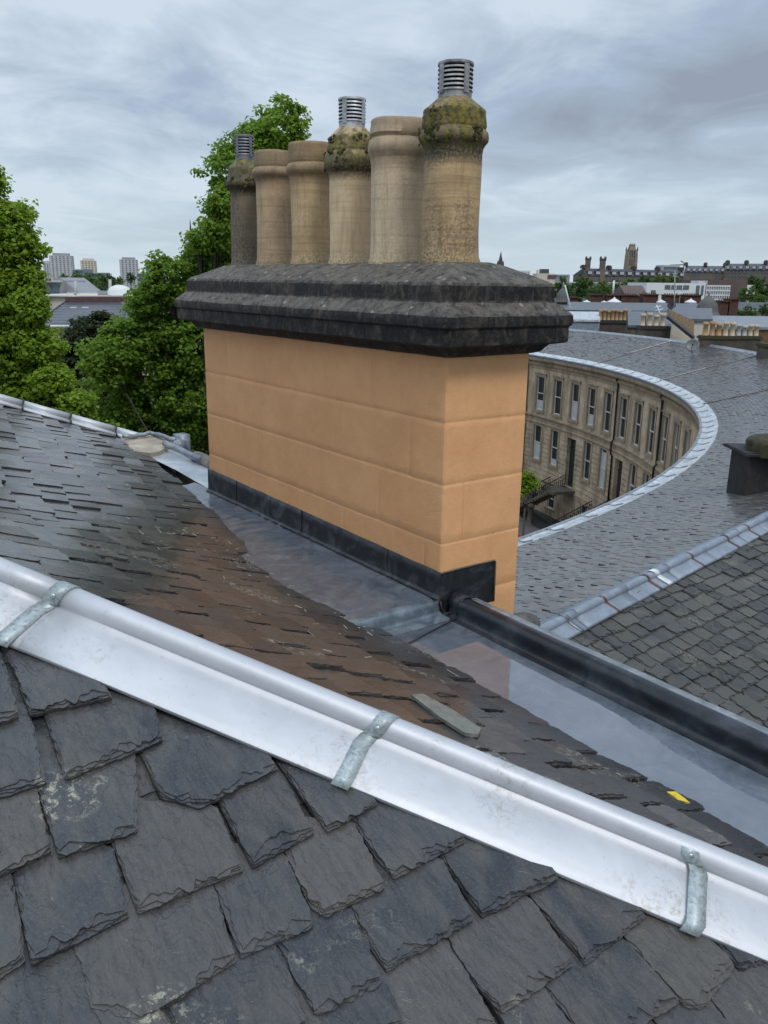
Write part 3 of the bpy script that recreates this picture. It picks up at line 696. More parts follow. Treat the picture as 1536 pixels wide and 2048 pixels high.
# far end of the gutter, beyond the stack
mb = MB()
def pz(x, y, z): return onz(x, y, z)
zA = ZU + .01
mb.face([pz(280, 905, zA), pz(352, 940, zA), pz(430, 985, zA), pz(470, 960, zA), pz(400, 918, zA), pz(345, 885, zA), pz(290, 880, zA)][::-1])
mb.build('gutter_far_bay', M['lead_pale'], house, False)
mb = MB()
PT = [pz(x, y, ZU + .06) for x, y in ((255, 872), (308, 866), (316, 868), (345, 884), (312, 902), (330, 890), (318, 884), (300, 904), (250, 890))]
top = [pz(x, y, ZU + .05) for x, y in ((240, 874), (308, 867), (348, 886), (318, 903), (300, 906), (255, 900))]
mb.face(top[::-1]);
for i in range(len(top)):
    j = (i + 1) % len(top); mb.face([top[i], top[j], top[j] - Zv * .6, top[i] - Zv * .6])
mb.build('parapet_platform', simple('pale mortar bed', (.34, .29, .22), .8, 0, .4, 5, .5, .02), house)
mb = MB()
def wob(p0, p1, n, am, sd):
    r_ = random.Random(sd); return [p0 * (1 - t / n) + p1 * (t / n) + np.array([r_.uniform(-am, am), r_.uniform(-am, am), r_.uniform(-am, am)]) for t in range(n + 1)]
mb.tube(wob(pz(247, 874, ZU + .085), pz(308, 866, ZU + .085), 6, .012, 1) + wob(pz(312, 868, ZU + .085), pz(350, 880, ZU + .085), 4, .008, 2), .022, 8)
mb.tube(wob(pz(330, 886, ZU + .09), pz(402, 921, ZU + .05), 10, .006, 3), .032, 10)
mb.box(pz(352, 888, ZU + .03), g * .05, h * .14, Zv * .05); mb.box(pz(364, 890, ZU - .01), g * .06, h * .07, Zv * .11)
mb.build('corner_dressing', M['lead_light'], house, True)
mb = MB()
rr = random.Random(9)
for (x, y, s_) in ((404, 918, .055), (420, 927, .05)):
    c_ = pz(x, y, ZU + .04)
    mb.tube([c_ + h * .18, c_ + h * .12, c_ - h * .0, c_ - h * .12, c_ - h * .17], [s_ * .5, s_ * .95, s_, s_ * .9, s_ * .5], 9)
mb.build('coping_stone', M['cement'], house, True)
mb = MB(); c_ = W3(.0, .64, -1.90)
mb.tube([c_ - g * .12 - Zv * .0, c_ - g * .05 + Zv * .005, c_ + g * .03, c_ + g * .075 - Zv * .01, c_ + g * .09 - Zv * .02], [.075, .085, .082, .06, .02], 9)
st_ = mb.build('coping_end', simple('lichen stone', (.11, .11, .10), .85, 0, .5, 14, .9, .02), house, True)
for (p0, p1) in ((W3(4.9, .55, ZU), W3(3.05, .5, ZU)),):
    mb = MB(); mb.face([p0, p1, p1 - Zv * 8, p0 - Zv * 8]); mb.face([p0, p0 - Zv * 8, p0 - Zv * 8 - g * 2.5, p0 - g * 2.5]); mb.build('outer_wall', M['cement'], house)

# verge capping on the far edge
vdir = vg1 - vg0; vdir = vdir / np.linalg.norm(vdir); vz = np.cross(vdir, np.array([vn[0], vn[1], 0])); vz = vz if vz[2] > 0 else -vz; vz /= np.linalg.norm(vz)
vin = np.array([vn[0], vn[1], 0.])
vc = thing('verge_capping', 'pale metal capping along the far sloping edge of the wet slate roof, beside the trees', 'roof capping', tuple(vg0))
VL = np.linalg.norm(vg1 - vg0); nseg = 4; sl_ = VL / 3.15
k0 = 0
ss0 = -.12
for i in range(9):
    s0_ = ss0 + i * sl_; s1_ = s0_ + sl_ - .012; mb = MB()
    rows = []
    for s_ in (s0_, s1_):
        o_ = vg0 + vdir * s_; rows.append([o_ + vin * .17 + vz * .012, o_ + vin * .165 + vz * .030, o_ + vin * .06 + vz * .032] + [o_ + vz * .05 + (vin * cos(R(t)) + vz * sin(R(t))) * .035 for t in range(-30, 211, 30)] + [o_ - vin * .05 + vz * .03, o_ - vin * .11 - vz * .06])
    k_ = len(rows[0]); mb.v = [tuple(p) for r_ in rows for p in r_]
    for j in range(k_ - 1): mb.f.append((j, j + 1, k_ + j + 1, k_ + j)); mb.t.append(.5); mb.mi.append(0); mb.uv.append([(0, 0)] * 4)
    q_ = mb.build('capping_length', M['alu'], vc); autosmooth(q_, 30); md = q_.modifiers.new('t', 'SOLIDIFY'); md.thickness = .002
    mb = MB(); o_ = vg0 + vdir * (s0_ + .0); c_ = []
    for p in [vin * .19 + vz * .02, vin * .12 + vz * .040, vin * .06 + vz * .04] + [vz * .05 + (vin * cos(R(t)) + vz * sin(R(t))) * .042 for t in range(0, 181, 30)]: c_.append(o_ + p)
    mb.tube(c_, .007, 5); mb.build('strap', M['lead_dark'], vc, True)

# ================================================================== THE CHIMNEY STACK
WD, LN = .56, 2.76
chim = thing('chimney_stack', 'apricot rendered chimney stack with a blackened stone cap and six clay pots', 'chimney', tuple(W3(0, 0, -2.6)))
# rendered wall: a grid round the perimeter with scored block joints
ZT = -.33; rowsz = [ZT, -.668, -.982, -1.290, -1.60, -1.92]
js_long = {0: [.62, 1.22, 1.83, 2.38], 1: [.28, .95, 1.62, 2.2], 2: [.55, 1.15, 1.95, 2.5], 3: [.14, .9, 1.55, 2.1], 4: [.5, 1.4], 5: []}
js_short = {0: [.145], 1: [.33 + .10], 2: [.135], 3: [.36], 4: [.2], 5: []}
per = 2 * (WD + LN); cr_ = .010
def perim(s, off):
    """s: 0 at the near-left corner; runs along the short face, the far side, the far end, then back along the long face"""
    s = s % per
    if s < WD: p = (0, s); n = (-1, 0)
    elif s < WD + LN: p = (s - WD, WD); n = (0, 1)
    elif s < 2 * WD + LN: p = (LN, WD - (s - WD - LN)); n = (1, 0)
    else: p = (LN - (s - 2 * WD - LN), 0); n = (0, -1)
    return p, n
sl_ = set()
def addj(s):
    for d in (-.007, -.0022, .0022, .007): sl_.add(round((s + d) % per, 5))
for rws in js_short.values():
    for x in rws: addj(x)
for rws in js_long.values():
    for x in rws: addj(per - x)
s_ = 0
while s_ < per: sl_.add(round(s_, 5)); s_ += .06
for c in (0, WD, WD + LN, 2 * WD + LN):
    for d in (-.014, -.007, -.003, .0, .003, .007, .014): sl_.add(round((c + d) % per, 5))
ss_ = sorted(sl_)
zz_ = set()
for z in rowsz[1:]:
    for d in (-.009, -.003, .003, .009): zz_.add(round(z + d, 5))
z = ZT + .05
while z > -2.6: zz_.add(round(z, 5)); z -= .06
zz_ = sorted(zz_, reverse=True)
corners = [0, WD, WD + LN, 2 * WD + LN]
mb = MB(); ix = {}
for i, s in enumerate(ss_):
    (pa_, pl_), n_ = perim(s, 0)
    dc = min(min(abs(s - c), per - abs(s - c)) for c in corners)
    for j, z in enumerate(zz_):
        off = 0.0; zw = 0
        for rz in rowsz[1:]:
            if abs(z - rz) < .012:
                zw = .0035 * mn.noise(Vector((s * 6, rz * 7, 0))) + .004 * mn.noise(Vector((s * 1.3, rz * 3, 5)))
                if abs(z - rz) < .004: off -= .0026
                else: off += .0
        row = sum(1 for q in rowsz[1:] if z < q)
        lst = js_short[min(row, 5)] if s < WD + .001 else []
        cand = [x for x in lst]
        if s > 2 * WD + LN - .001: cand = [per - x for x in js_long[min(row, 5)]]
        for x in cand:
            if abs(s - x) < .003: off -= .0022
        off += .0010 * mn.noise(Vector((s * 3.1, z * 3.3, 0)))
        k = max(0, 1 - dc / .014); off2 = -cr_ * k * k * .8
        p = W3(pa_ + n_[0] * 0, pl_, z + zw)
        c2 = W3(LN / 2, WD / 2, z + zw)
        nv = h * n_[0] + g * n_[1]
        if k > 0:   # round the corner: pull both ways
            ca = 0 if pa_ < LN / 2 else LN; cl_ = 0 if pl_ < WD / 2 else WD
            nv2 = (h * (1 if ca else -1) + g * (1 if cl_ else -1)) / 1.414
            p = p + nv2 * off2; nv = nv * (1 - k) + nv2 * k
        ix[i, j] = len(mb.v); mb.v.append(tuple(p + nv * off))
ns, nz = len(ss_), len(zz_)
for i in range(ns):
    for j in range(nz - 1):
        i2 = (i + 1) % ns; mb.f.append((ix[i, j], ix[i, j + 1], ix[i2, j + 1], ix[i2, j])); mb.t.append(.5); mb.mi.append(0); mb.uv.append([(0, 0)] * 4)
o = mb.build('rendered_wall', M['render'], chim); autosmooth(o, 40)
# lead flashings, 4 mm proud of the wall
mb = MB(); nn_ = 6
for k in range(nn_):
    a0, a1 = -.004 + k * LN / nn_, (k + 1) * LN / nn_ + .012
    for q in range(8):
        x0, x1 = a0 + (a1 - a0) * q / 8, a0 + (a1 - a0) * (q + 1) / 8
        def fl(x):
            b_ = .0035 + (.0022 if k % 2 else 0); zt = -1.442 + .030 * x / LN + .003 * mn.noise(Vector((x * 6, 0, 0))); wv = .0025 * fbm((x, 1, 0), 8)
            return [W3(x, -.001, zt + .001), W3(x, -b_ - .001, zt), W3(x, -b_ - wv - .003, zt - .06), W3(x, -b_ - wv - .004, ZU + .03), W3(x, -b_ - .012, ZU + .012), W3(x, -b_ - .03, ZU + .0125)]
        p0, p1 = fl(x0), fl(x1)
        for j in range(5): mb.face([p0[j], p1[j], p1[j + 1], p0[j + 1]])
    e0 = fl(a1); mb.face([e0[1], e0[2], e0[3], e0[3] + g * .004, e0[1] + g * .004])
mb.build('side_flashing', M['lead_dark'], chim, True, merge=True)
mb = MB(); nq = 14
def fs(l, z):
    b_ = .005 + .0028 * fbm((l, z, 2), 10); return W3(-b_, l, z)
zs = [-1.441, -1.447] + [-1.447 - (.235) * i / 10 for i in range(1, 11)]
for i in range(nq):
    l0_, l1_ = -.005 + .385 * i / nq, -.005 + .385 * (i + 1) / nq
    for j in range(len(zs) - 1): mb.face([fs(l0_, zs[j]), fs(l0_, zs[j + 1]), fs(l1_, zs[j + 1]), fs(l1_, zs[j])])
rim = [fs(-.005, -1.441), fs(.12, -1.440), fs(.25, -1.441), fs(.37, -1.443), fs(.380, -1.452), fs(.381, -1.55), fs(.382, -1.68)]
mb.build('end_flashing', M['lead_dark'], chim, True, merge=True)
mb = MB(); mb.tube([p - h * .003 for p in rim], .0045, 6); mb.build('sealant_line', simple('pale sealant', (.10, .085, .065), .6), chim, True)
# blackened moulded cap
prof = [(-.01, -.345), (.012, -.350), (.045, -.338), (.060, -.318), (.075, -.302), (.128, -.292), (.140, -.286), (.142, -.250), (.140, -.214), (.146, -.208), (.152, -.203), (.155, -.180), (.152, -.155), (.142, -.142), (.118, -.122), (.098, -.104), (.086, -.094), (.082, -.085), (.081, -.05), (.080, -.018), (.072, -.004), (.050, .008), (.0, .034), (-.06, .062), (-.11, .084), (-.16, .094), (-.22, .098), (-.27, .100)]
NSd = 4; mb = MB(); ring = []
def rect_pts(o_, n1=40, n2=190):
    c_ = [(-o_, -o_), (-o_, WD + o_), (LN + o_, WD + o_), (LN + o_, -o_)]; out_ = []
    for k, n in zip(range(4), (n1, n2, n1, n2)):
        p, q = c_[k], c_[(k + 1) % 4]
        for i in range(n):
            t = i / n; out_.append((p[0] + (q[0] - p[0]) * t, p[1] + (q[1] - p[1]) * t))
    return out_
b_ = []
for pi_, (o_, z_) in enumerate(prof):
    pts = rect_pts(max(o_, -WD / 2 + .004)); row = []
    for (a_, l_) in pts:
        am = .0020 if z_ < -.09 else (.0036 if z_ < 0 else .0055)
        w_ = W3(a_, l_, z_); d1 = fbm(w_, 5, 4); d2 = fbm(w_ + np.array([5, 3, 1.]), 34, 3)
        fa = 1 if a_ > LN / 2 else -1; fl_ = 1 if l_ > WD / 2 else -1
        d2 = d2 + max(0, fbm(w_, 60, 2) - .25) * 1.5; ea = 1 if (abs(a_ - (-o_)) < 1e-6 or abs(a_ - LN - o_) < 1e-6) else 0; el = 1 if (abs(l_ + o_) < 1e-6 or abs(l_ - WD - o_) < 1e-6) else 0
        disp = am * d1 + am * .5 * d2; cut = -.010 if ea and el else 0
        p = w_ + h * fa * ea * (disp + cut) + g * fl_ * el * (disp + cut) + Zv * (am * .7 * d2 + (.004 * d1 if z_ > -.2 else .002 * d1))
        row.append(len(mb.v)); mb.v.append(tuple(p))
    b_.append(row)
for i in range(len(prof) - 1):
    n = len(b_[i])
    for k in range(n): mb.f.append((b_[i][k], b_[i][(k + 1) % n], b_[i + 1][(k + 1) % n], b_[i + 1][k])); mb.t.append(.5); mb.mi.append(0); mb.uv.append([(0, 0)] * 4)
mb.f.append(tuple(b_[-1])); mb.t.append(.5); mb.mi.append(0); mb.uv.append([(0, 0)] * len(b_[-1])); mb.f.append(tuple(b_[0][::-1])); mb.t.append(.5); mb.mi.append(0); mb.uv.append([(0, 0)] * len(b_[0]))
o = mb.build('stone_cap', M['cap'], chim); autosmooth(o, 40)
# pots
def cowl(par, c, r, hh, mat, seed=0, label=None):
    mb = MB(); n = 28; mb.lathe(c, [(r * .90, 0), (r * .90, hh * .02), (r * .96, hh * .03), (r * .96, hh * .24), (r * .98, hh * .25)], n, close=False)
    nl = 6
    for k in range(nl):
        z0 = hh * (.25 + .66 * k / nl); zs_ = hh * .66 / nl
        mb.lathe(c, [(r * .80, z0 + zs_ * .62), (r * 1.0, z0 + zs_ * .02), (r * 1.01, z0 + zs_ * .12), (r * .97, z0 + zs_ * .55), (r * .80, z0 + zs_ * .75)], n, close=False)
    mb.lathe(c, [(r * .90, hh * .90), (r * 1.0, hh * .905), (r * 1.03, hh * .93), (r * 1.02, hh * .985), (r * .97, hh)], n)
    for k in range(4):
        an = seed + k * pi / 2; d = np.array([cos(an), sin(an), 0]); t_ = np.array([-sin(an), cos(an), 0])
        mb.box(np.array(c) + d * r * .99 + Zv * hh * .55, d * r * .03, t_ * r * .17, Zv * hh * .36)
    cw = mb.build('cowl', mat, None, org=ORG[par.name]); cw.parent = par; cw.location = (0, 0, 0); autosmooth(cw, 30)
    mb = MB(); mb.lathe(c, [(r * .78, hh * .05), (r * .78, hh * .95)], 16); k_ = mb.build('core', M['steel_dark'], None, True, org=ORG[par.name])
    # the dark inside belongs to the cowl's mesh
    import bmesh
    bm = bmesh.new(); bm.from_mesh(cw.data); n0 = len(bm.faces); bm.from_mesh(k_.data); bm.faces.ensure_lookup_table()
    for f_ in bm.faces[n0:]: f_.material_index = 1
    bm.to_mesh(cw.data); bm.free(); cw.data.materials.append(M['steel_dark']); bpy.data.objects.remove(k_)
    if label: cw['label'] = label
    return cw
POTS = [  # along, r, z ring low, z ring high, z top, ring r, material, cowl(r,h), label
 (.338, .1355, .690, .765, .86, .168, 'pot_a', (.086, .185, 'steel_mid'), 'near tall clay pot with a mossy ring and a steel cowl'),
 (.785, .143, .665, .765, .86, .160, 'pot_b', None, 'pale open-topped clay pot next to the nearest pot'),
 (1.23, .1290, .615, .720, .80, .156, 'pot_c', (.078, .170, 'steel'), 'buff clay pot with a thick moss collar and a silver cowl'),
 (1.68, .1270, .640, .715, .835, .150, 'pot_d', None, 'buff open-topped clay pot, fourth from the near end'),
 (2.13, .1280, .650, .715, .815, .152, 'pot_e', None, 'brown open-topped clay pot, fifth from the near end'),
 (2.56, .1080, .615, .680, .755, .138, 'pot_f', (.066, .175, 'steel_dull'), 'blackened narrow clay pot at the far end with a dull cowl')]
for i, (a_, r_, zl_, zh_, zt_, rg, mt, cw, lab) in enumerate(POTS):
    kz = (.942, .956, .988, .968, .99, .99)[i]; zl_, zh_, zt_ = zl_ * kz, zh_ * kz, zt_ * kz; r_ *= 1.05 if i == 0 else 1.0
    if cw: cw = (cw[0], cw[1] * (.95 if i == 0 else 1), cw[2])
    r_ *= 1.045; c = W3(a_, WD / 2, .075)
    z0 = .075; H = lambda z: z - z0
    zm = (zl_ + zh_) / 2
    pr = [(r_ + .006, -.03), (r_ + .010, .012), (r_ + .009, .03), (r_ + .001, .048), (r_ - .001, .10)]
    for k in range(1, 9): pr.append((r_ - .002 - .003 * k / 8, .10 + (H(zl_) - .14) * k / 8))
    rg += .005; pr += [(r_ + .0, H(zl_) - .012), (rg - .014, H(zl_) + .004), (rg - .002, H(zl_) + .018), (rg, H(zm)), (rg - .004, H(zh_) - .014), (rg - .018, H(zh_)), (r_ + .012, H(zh_) + .016), (r_ + .004, H(zt_) - .02), (r_ + .006, H(zt_) - .008), (r_ + .001, H(zt_))]
    if not cw: pr += [(r_ - .018, H(zt_) + .001), (r_ - .024, H(zt_) - .02), (r_ - .03, H(zt_) - .35)]
    else:
        pr += [(r_ - .015, H(zt_) + .012), (cw[0] + .018, H(zt_) + .036), (cw[0] + .002, H(zt_) + .05)]
    mb = MB(); mb.lathe(c, pr, 48, wob=0.0, close=bool(cw))
    # slightly out of true
    rp = random.Random(i); mb.v = [(x + .006 * mn.noise(Vector((x * 5, y * 5, z * 4))), y + .006 * mn.noise(Vector((x * 5, y * 5, z * 4 + 9))), z + .004 * mn.noise(Vector((x * 9, y * 9, z * 2)))) for x, y, z in mb.v]
    pot = mb.build('chimney_pot', M[mt], None, org=c); pot.parent = chim; pot.location = tuple(np.array(c) - np.array(ORG[chim.name])); pot['label'] = lab; autosmooth(pot, 50)
    if not cw:
        mb = MB(); mb.lathe(c, [(r_ - .05, H(zt_) - .12), (.01, H(zt_) - .12)], 20); 
    if cw:
        cowl(pot, W3(a_, WD / 2, zt_ + .036), cw[0], cw[1], M[cw[2]], seed=.6 + i)
    if mt in ('pot_a', 'pot_c', 'pot_f'):   # cushions of moss
        mb = MB(); rm = random.Random(40 + i)
        for k in range({'pot_a': 800, 'pot_c': 1100, 'pot_f': 420}[mt]):
            an = rm.uniform(0, 2 * pi); zz = rm.choice([rm.uniform(zh_ - .02, zt_ + .01), rm.uniform(zl_, zh_), rm.gauss(zh_, .015)])
            dens = mn.noise(Vector((cos(an) * 2.2 + i, sin(an) * 2.2, zz * 7)))
            if dens < (-.02 if mt == 'pot_c' else .10): continue
            rr_s = r_ + .002
            if zl_ < zz < zh_: rr_s = rg - .004
            elif zz > zt_: rr_s = r_ - .02
            q = W3(a_, WD / 2, zz) + np.array([cos(an), sin(an), 0]) * rr_s; sz_ = rm.uniform(.004, .013)
            ax = np.array([cos(an), sin(an), 0]); ty = np.array([-sin(an), cos(an), 0]); vs = [q + ax * sz_ * .8]
            n6 = 7
            for (rad, hgt) in ((1.0, .0), (.75, .5)):
                for m_ in range(n6):
                    t = 2 * pi * m_ / n6; vs.append(q + (ty * cos(t) + Zv * sin(t)) * sz_ * rad * rm.uniform(.7, 1.3) + ax * sz_ * (hgt - .15))
            fs_ = [(0, 1 + n6 + m_, 1 + n6 + (m_ + 1) % n6) for m_ in range(n6)] + [(1 + m_, 1 + (m_ + 1) % n6, 1 + n6 + (m_ + 1) % n6, 1 + n6 + m_) for m_ in range(n6)]
            mb.add(vs, fs_)
        mo = mb.build('moss', M['moss'], None, True, org=ORG[pot.name]); mo.parent = pot; mo.location = (0, 0, 0); mo['kind'] = 'stuff'

# ================================================================== THE CRESCENT
CK = 5.4 / 6.5
CC = np.array([-33.92, 56.91]) * CK; CR = 52.1 * CK; CW = 7.5 * CK; ZE = -5.4; ZR = -4.5 * CK
GZ = -17.4
def cyl(ang, r, z):     # ang in degrees round the crescent, r metres outward from the inner eave
    a = R(ang); return np.array([CC[0] + (CR + r) * sin(a), CC[1] - (CR + r) * cos(a), z])
def arc(s, r, z): return cyl(math.degrees(s / (CR + .35)), r, z)
def zroof(r): return ZE + (ZR - ZE) * r / CW
terr = thing('crescent_terrace', 'curved sandstone terrace with a sweeping slate roof and tall sash windows around a sunken street', 'terrace', tuple(cyl(100, 0, GZ)))
# hip between the near end of the crescent roof and the small slope on the right
hA, hB = (1085, 1270), (1545, 1036)
def onC(px, py, lift=0.0):
    r = ray(px, py)
    for t in np.linspace(2, 130, 12000):
        p = r * t; rr_ = hypot(p[0] - CC[0], p[1] - CC[1]) - CR
        if -1 < rr_ < CW + .3 and p[2] <= zroof(rr_) + lift: return p
    return None
KR = R(49.3); gR = np.array([sin(KR), cos(KR), 0.]); hR = np.array([-cos(KR), sin(KR), 0.]); THR = R(19)
HA = onz(*hA, -3.4); nR = Zv * cos(THR) - hR * sin(THR); HB = onpl(*hB, HA, nR)
hipd = (HB - HA); hipl = np.linalg.norm(hipd[:2]); hipd = hipd / np.linalg.norm(hipd)
print('hip R', HA, HB)
hp2 = np.array([-hipd[1], hipd[0]]); hp2 /= np.linalg.norm(hp2)
if (cyl(45, 1, 0)[:2] - HA[:2]) @ hp2 < 0: hp2 = -hp2
mb = MB(); rr = random.Random(21); r_ = .62; k = 0
while r_ < CW - .05:
    ex = .155 + .012 * sin(k * 1.3); an = 33.0 + rr.uniform(0, .3)
    while an < 119:
        wa = math.degrees(rr.uniform(.20, .31) / (CR + r_)); c = cyl(an + wa / 2, r_, 0)
        if (c[:2] - HA[:2]) @ hp2 > 0 or (c[:2] - HA[:2]) @ hipd[:2] > hipl + .3:
            nearq = c[1] < 30
            j1, j2 = rr.uniform(-.012, .012), rr.uniform(-.012, .012); gp = .045 * wa; jz = rr.uniform(-.006, .006)
            th = rr.uniform(.010, .016) if rr.random() > .10 else rr.uniform(.024, .034)
            sk = math.degrees(rr.uniform(-.012, .012) / CR)
            q = []
            for (aa, dr, dz) in ((an + gp, j1, th), (an + wa - gp, j2, th + rr.uniform(-.003, .003)), (an + wa - gp + sk, ex + .05, .001 + jz), (an + gp + sk, ex + .05, .001)):
                q.append(cyl(aa, r_ + dr, zroof(r_ + dr) + dz + .004))
            lo = [p - Zv * (th + .01) for p in q]; t_ = rr.random(); u0 = rr.uniform(0, 50)
            mb.face([q[0], q[1], q[2], q[3]], t_, [(u0, r_), (u0 + .25, r_), (u0 + .25, r_ + .2), (u0, r_ + .2)])
            if nearq or th > .016:
                mb.face([lo[0], lo[1], q[1], q[0]], 0); mb.face([q[3], lo[3], lo[0], q[0]], 0); mb.face([lo[1], lo[2], q[2], q[1]], 0)
            else: mb.face([lo[0], lo[1], q[1], q[0]], 0)
        an += wa
    r_ += ex; k += 1
mb.build('slate_roof', M['slate_crescent'], terr)
def ringsurf(name, mats, prof, a0, a1, n, parent=terr, smoothit=True, mi=None, jit=0.0):
    mb = MB(); rj = random.Random(3); k_ = len(prof)
    for i in range(n + 1):
        an = a0 + (a1 - a0) * i / n; jj = rj.uniform(-jit, jit)
        for (r, z) in prof: mb.v.append(tuple(cyl(an, r + jj, z + jj * .3)))
    for i in range(n):
        for j in range(k_ - 1):
            mb.f.append((i * k_ + j, (i + 1) * k_ + j, (i + 1) * k_ + j + 1, i * k_ + j + 1)); mb.t.append(.5); mb.mi.append(mi[j] if mi else 0); mb.uv.append([(0, 0)] * 4)
    o = mb.build(name, mats, parent)
    if smoothit: autosmooth(o, 35)
    return o
# sheathing under slates, and the back slope
def sheath():
    mb = MB(); n = 120; rs = [.58, 1.5, 3, 4.5, CW]
    for i in range(n):
        a0, a1 = 33 + 86 * i / n, 33 + 86 * (i + 1) / n
        for j in range(len(rs) - 1):
            q = [cyl(a0, rs[j], zroof(rs[j]) - .012), cyl(a1, rs[j], zroof(rs[j]) - .012), cyl(a1, rs[j + 1], zroof(rs[j + 1]) - .012), cyl(a0, rs[j + 1], zroof(rs[j + 1]) - .012)]
            if min((p[:2] - HA[:2]) @ hp2 for p in q) < -.3 and (q[0][:2] - HA[:2]) @ hipd[:2] < hipl: continue
            mb.face(q)
    mb.build('roof_sheathing', M['slate_under'], terr)
sheath()
SAND = None
def sandstone(name, c0, c1, c2, grid=None, dirt=.5, sc=1.0):
    q = G(name); n = q.noise(.9 * sc, 7, .7, .5); n2 = q.noise(5 * sc, 6, .7)
    c = q.ramp(n, [(.35, c0), (.52, c1), (.66, c2)]); st = q.noise(1, 6, .7, .3, q.coord(scale=(1.6 * sc, 1.6 * sc, .22 * sc)))
    c = q.mix(q.ramp(st, [(.46, 0.), (.68, dirt)]), c, (.050, .042, .034)); c = q.mix(q.ramp(n2, [(.5, 0.), (.7, .3)]), c, c0)
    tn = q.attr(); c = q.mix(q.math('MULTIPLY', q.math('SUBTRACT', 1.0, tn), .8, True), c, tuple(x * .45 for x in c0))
    return q.done(c, .85, 0, q.bump(n2, .3, .02))
M['sand'] = sandstone('sandstone', (.32, .235, .15), (.46, .355, .24), (.56, .45, .32), dirt=.6)
M['sand_red'] = sandstone('old red brick', (.075, .030, .020), (.11, .045, .030), (.15, .065, .045), dirt=.6)
M['sand_brown'] = sandstone('brown tenement stone', (.16, .125, .10), (.22, .175, .14), (.28, .225, .18), dirt=.5, sc=.1)
# wall with real openings
RF = .36; SW = 2.47; S0 = 86.0
cols_ = [S0 - SW * i for i in range(-1, 16)]
def isdoor(i): return (i - 1) % 3 == 2
OPEN = []   # s0,s1,z0,z1,kind
for i, s in enumerate(cols_):
    OPEN.append((s - .52, s + .52, -9.55, -6.95, 'w'))
    if isdoor(i): OPEN.append((s - .62, s + .62, -14.6, -10.95, 'd'))
    else: OPEN.append((s - .50, s + .50, -13.45, -10.75, 'w'))
    if not isdoor(i): OPEN.append((s - .48, s + .48, -16.9, -15.35, 'b'))
sb = sorted({round(x, 3) for o in OPEN for x in (o[0], o[1], (o[0] + o[1]) / 2)} | {round(50 + .62 * i, 3) for i in range(74)})
zcs = [-10.95 - .36 * i for i in range(0, 13)]
zb = sorted({round(x, 3) for o in OPEN for x in (o[2], o[3])} | {-17.6, -5.7, -8.2} | {round(z, 3) for z in zcs}, reverse=True)
mb = MB()
def inop(s, z):
    for o in OPEN:
        if o[0] < s < o[1] and o[2] < z < o[3]: return True
    return False
rr = random.Random(4)
for i in range(len(sb) - 1):
    if sb[i + 1] - sb[i] < 1e-4: continue
    for j in range(len(zb) - 1):
        sm, zm = (sb[i] + sb[i + 1]) / 2, (zb[j] + zb[j + 1]) / 2
        if inop(sm, zm): continue
        s0_, s1_, z1_, z0_ = sb[i], sb[i + 1], zb[j], zb[j + 1]
        if -15.4 < zm < -10.9 and z1_ - z0_ > .06:    # channelled courses on the ground floor
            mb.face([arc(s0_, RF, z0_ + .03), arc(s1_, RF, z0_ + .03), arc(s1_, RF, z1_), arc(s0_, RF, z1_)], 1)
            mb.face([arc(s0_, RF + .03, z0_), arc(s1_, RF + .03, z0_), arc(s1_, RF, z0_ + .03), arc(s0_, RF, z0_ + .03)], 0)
        else: mb.face([arc(s0_, RF, z0_), arc(s1_, RF, z0_), arc(s1_, RF, z1_), arc(s0_, RF, z1_)], 1)
for (s0_, s1_, z0_, z1_, kd) in OPEN:
    d = .17 if kd != 'd' else .36
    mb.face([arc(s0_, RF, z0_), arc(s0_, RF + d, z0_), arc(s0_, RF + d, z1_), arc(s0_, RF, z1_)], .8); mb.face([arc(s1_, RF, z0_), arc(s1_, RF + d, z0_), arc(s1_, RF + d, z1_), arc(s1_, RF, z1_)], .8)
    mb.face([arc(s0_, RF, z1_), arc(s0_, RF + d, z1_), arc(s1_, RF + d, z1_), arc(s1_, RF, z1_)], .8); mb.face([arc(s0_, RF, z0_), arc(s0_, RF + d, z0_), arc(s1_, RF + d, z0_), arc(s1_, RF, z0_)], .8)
mb.build('facade_wall', M['sand'], terr)
def sprof(name, prof, s0=50, s1=95.5, mat='sand'): return ringsurf(name, M[mat], prof, math.degrees(s0 / (CR + .35)), math.degrees(s1 / (CR + .35)), 110)
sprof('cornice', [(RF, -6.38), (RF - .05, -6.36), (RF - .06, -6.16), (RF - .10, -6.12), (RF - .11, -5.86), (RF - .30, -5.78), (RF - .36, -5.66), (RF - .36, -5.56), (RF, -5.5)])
sprof('string_course', [(RF, -10.66), (RF - .07, -10.62), (RF - .09, -10.50), (RF - .02, -10.44), (RF - .02, -10.14), (RF - .14, -10.08), (RF - .15, -9.98), (RF, -9.92)])
sprof('base_course', [(RF, -15.05), (RF - .08, -15.02), (RF - .08, -14.86), (RF, -14.82)])
mb = MB()
for k in range(200):
    s = 52 + k * .22; c = arc(s, RF - .15, -5.99); t_ = arc(s + .1, RF, 0) - arc(s - .1, RF, 0); t_ /= np.linalg.norm(t_); nn_ = np.cross(t_, Zv)
    mb.box(c, t_ * .055, nn_ * .07, Zv * .10)
for k in range(60):
    s = 52 + k * .74; mb.face([arc(s, RF - .012, -6.10), arc(s + .74, RF - .012, -6.10), arc(s + .74, RF - .10, -5.88), arc(s, RF - .10, -5.88)])
mb.build('dentil_band', M['sand'], terr)
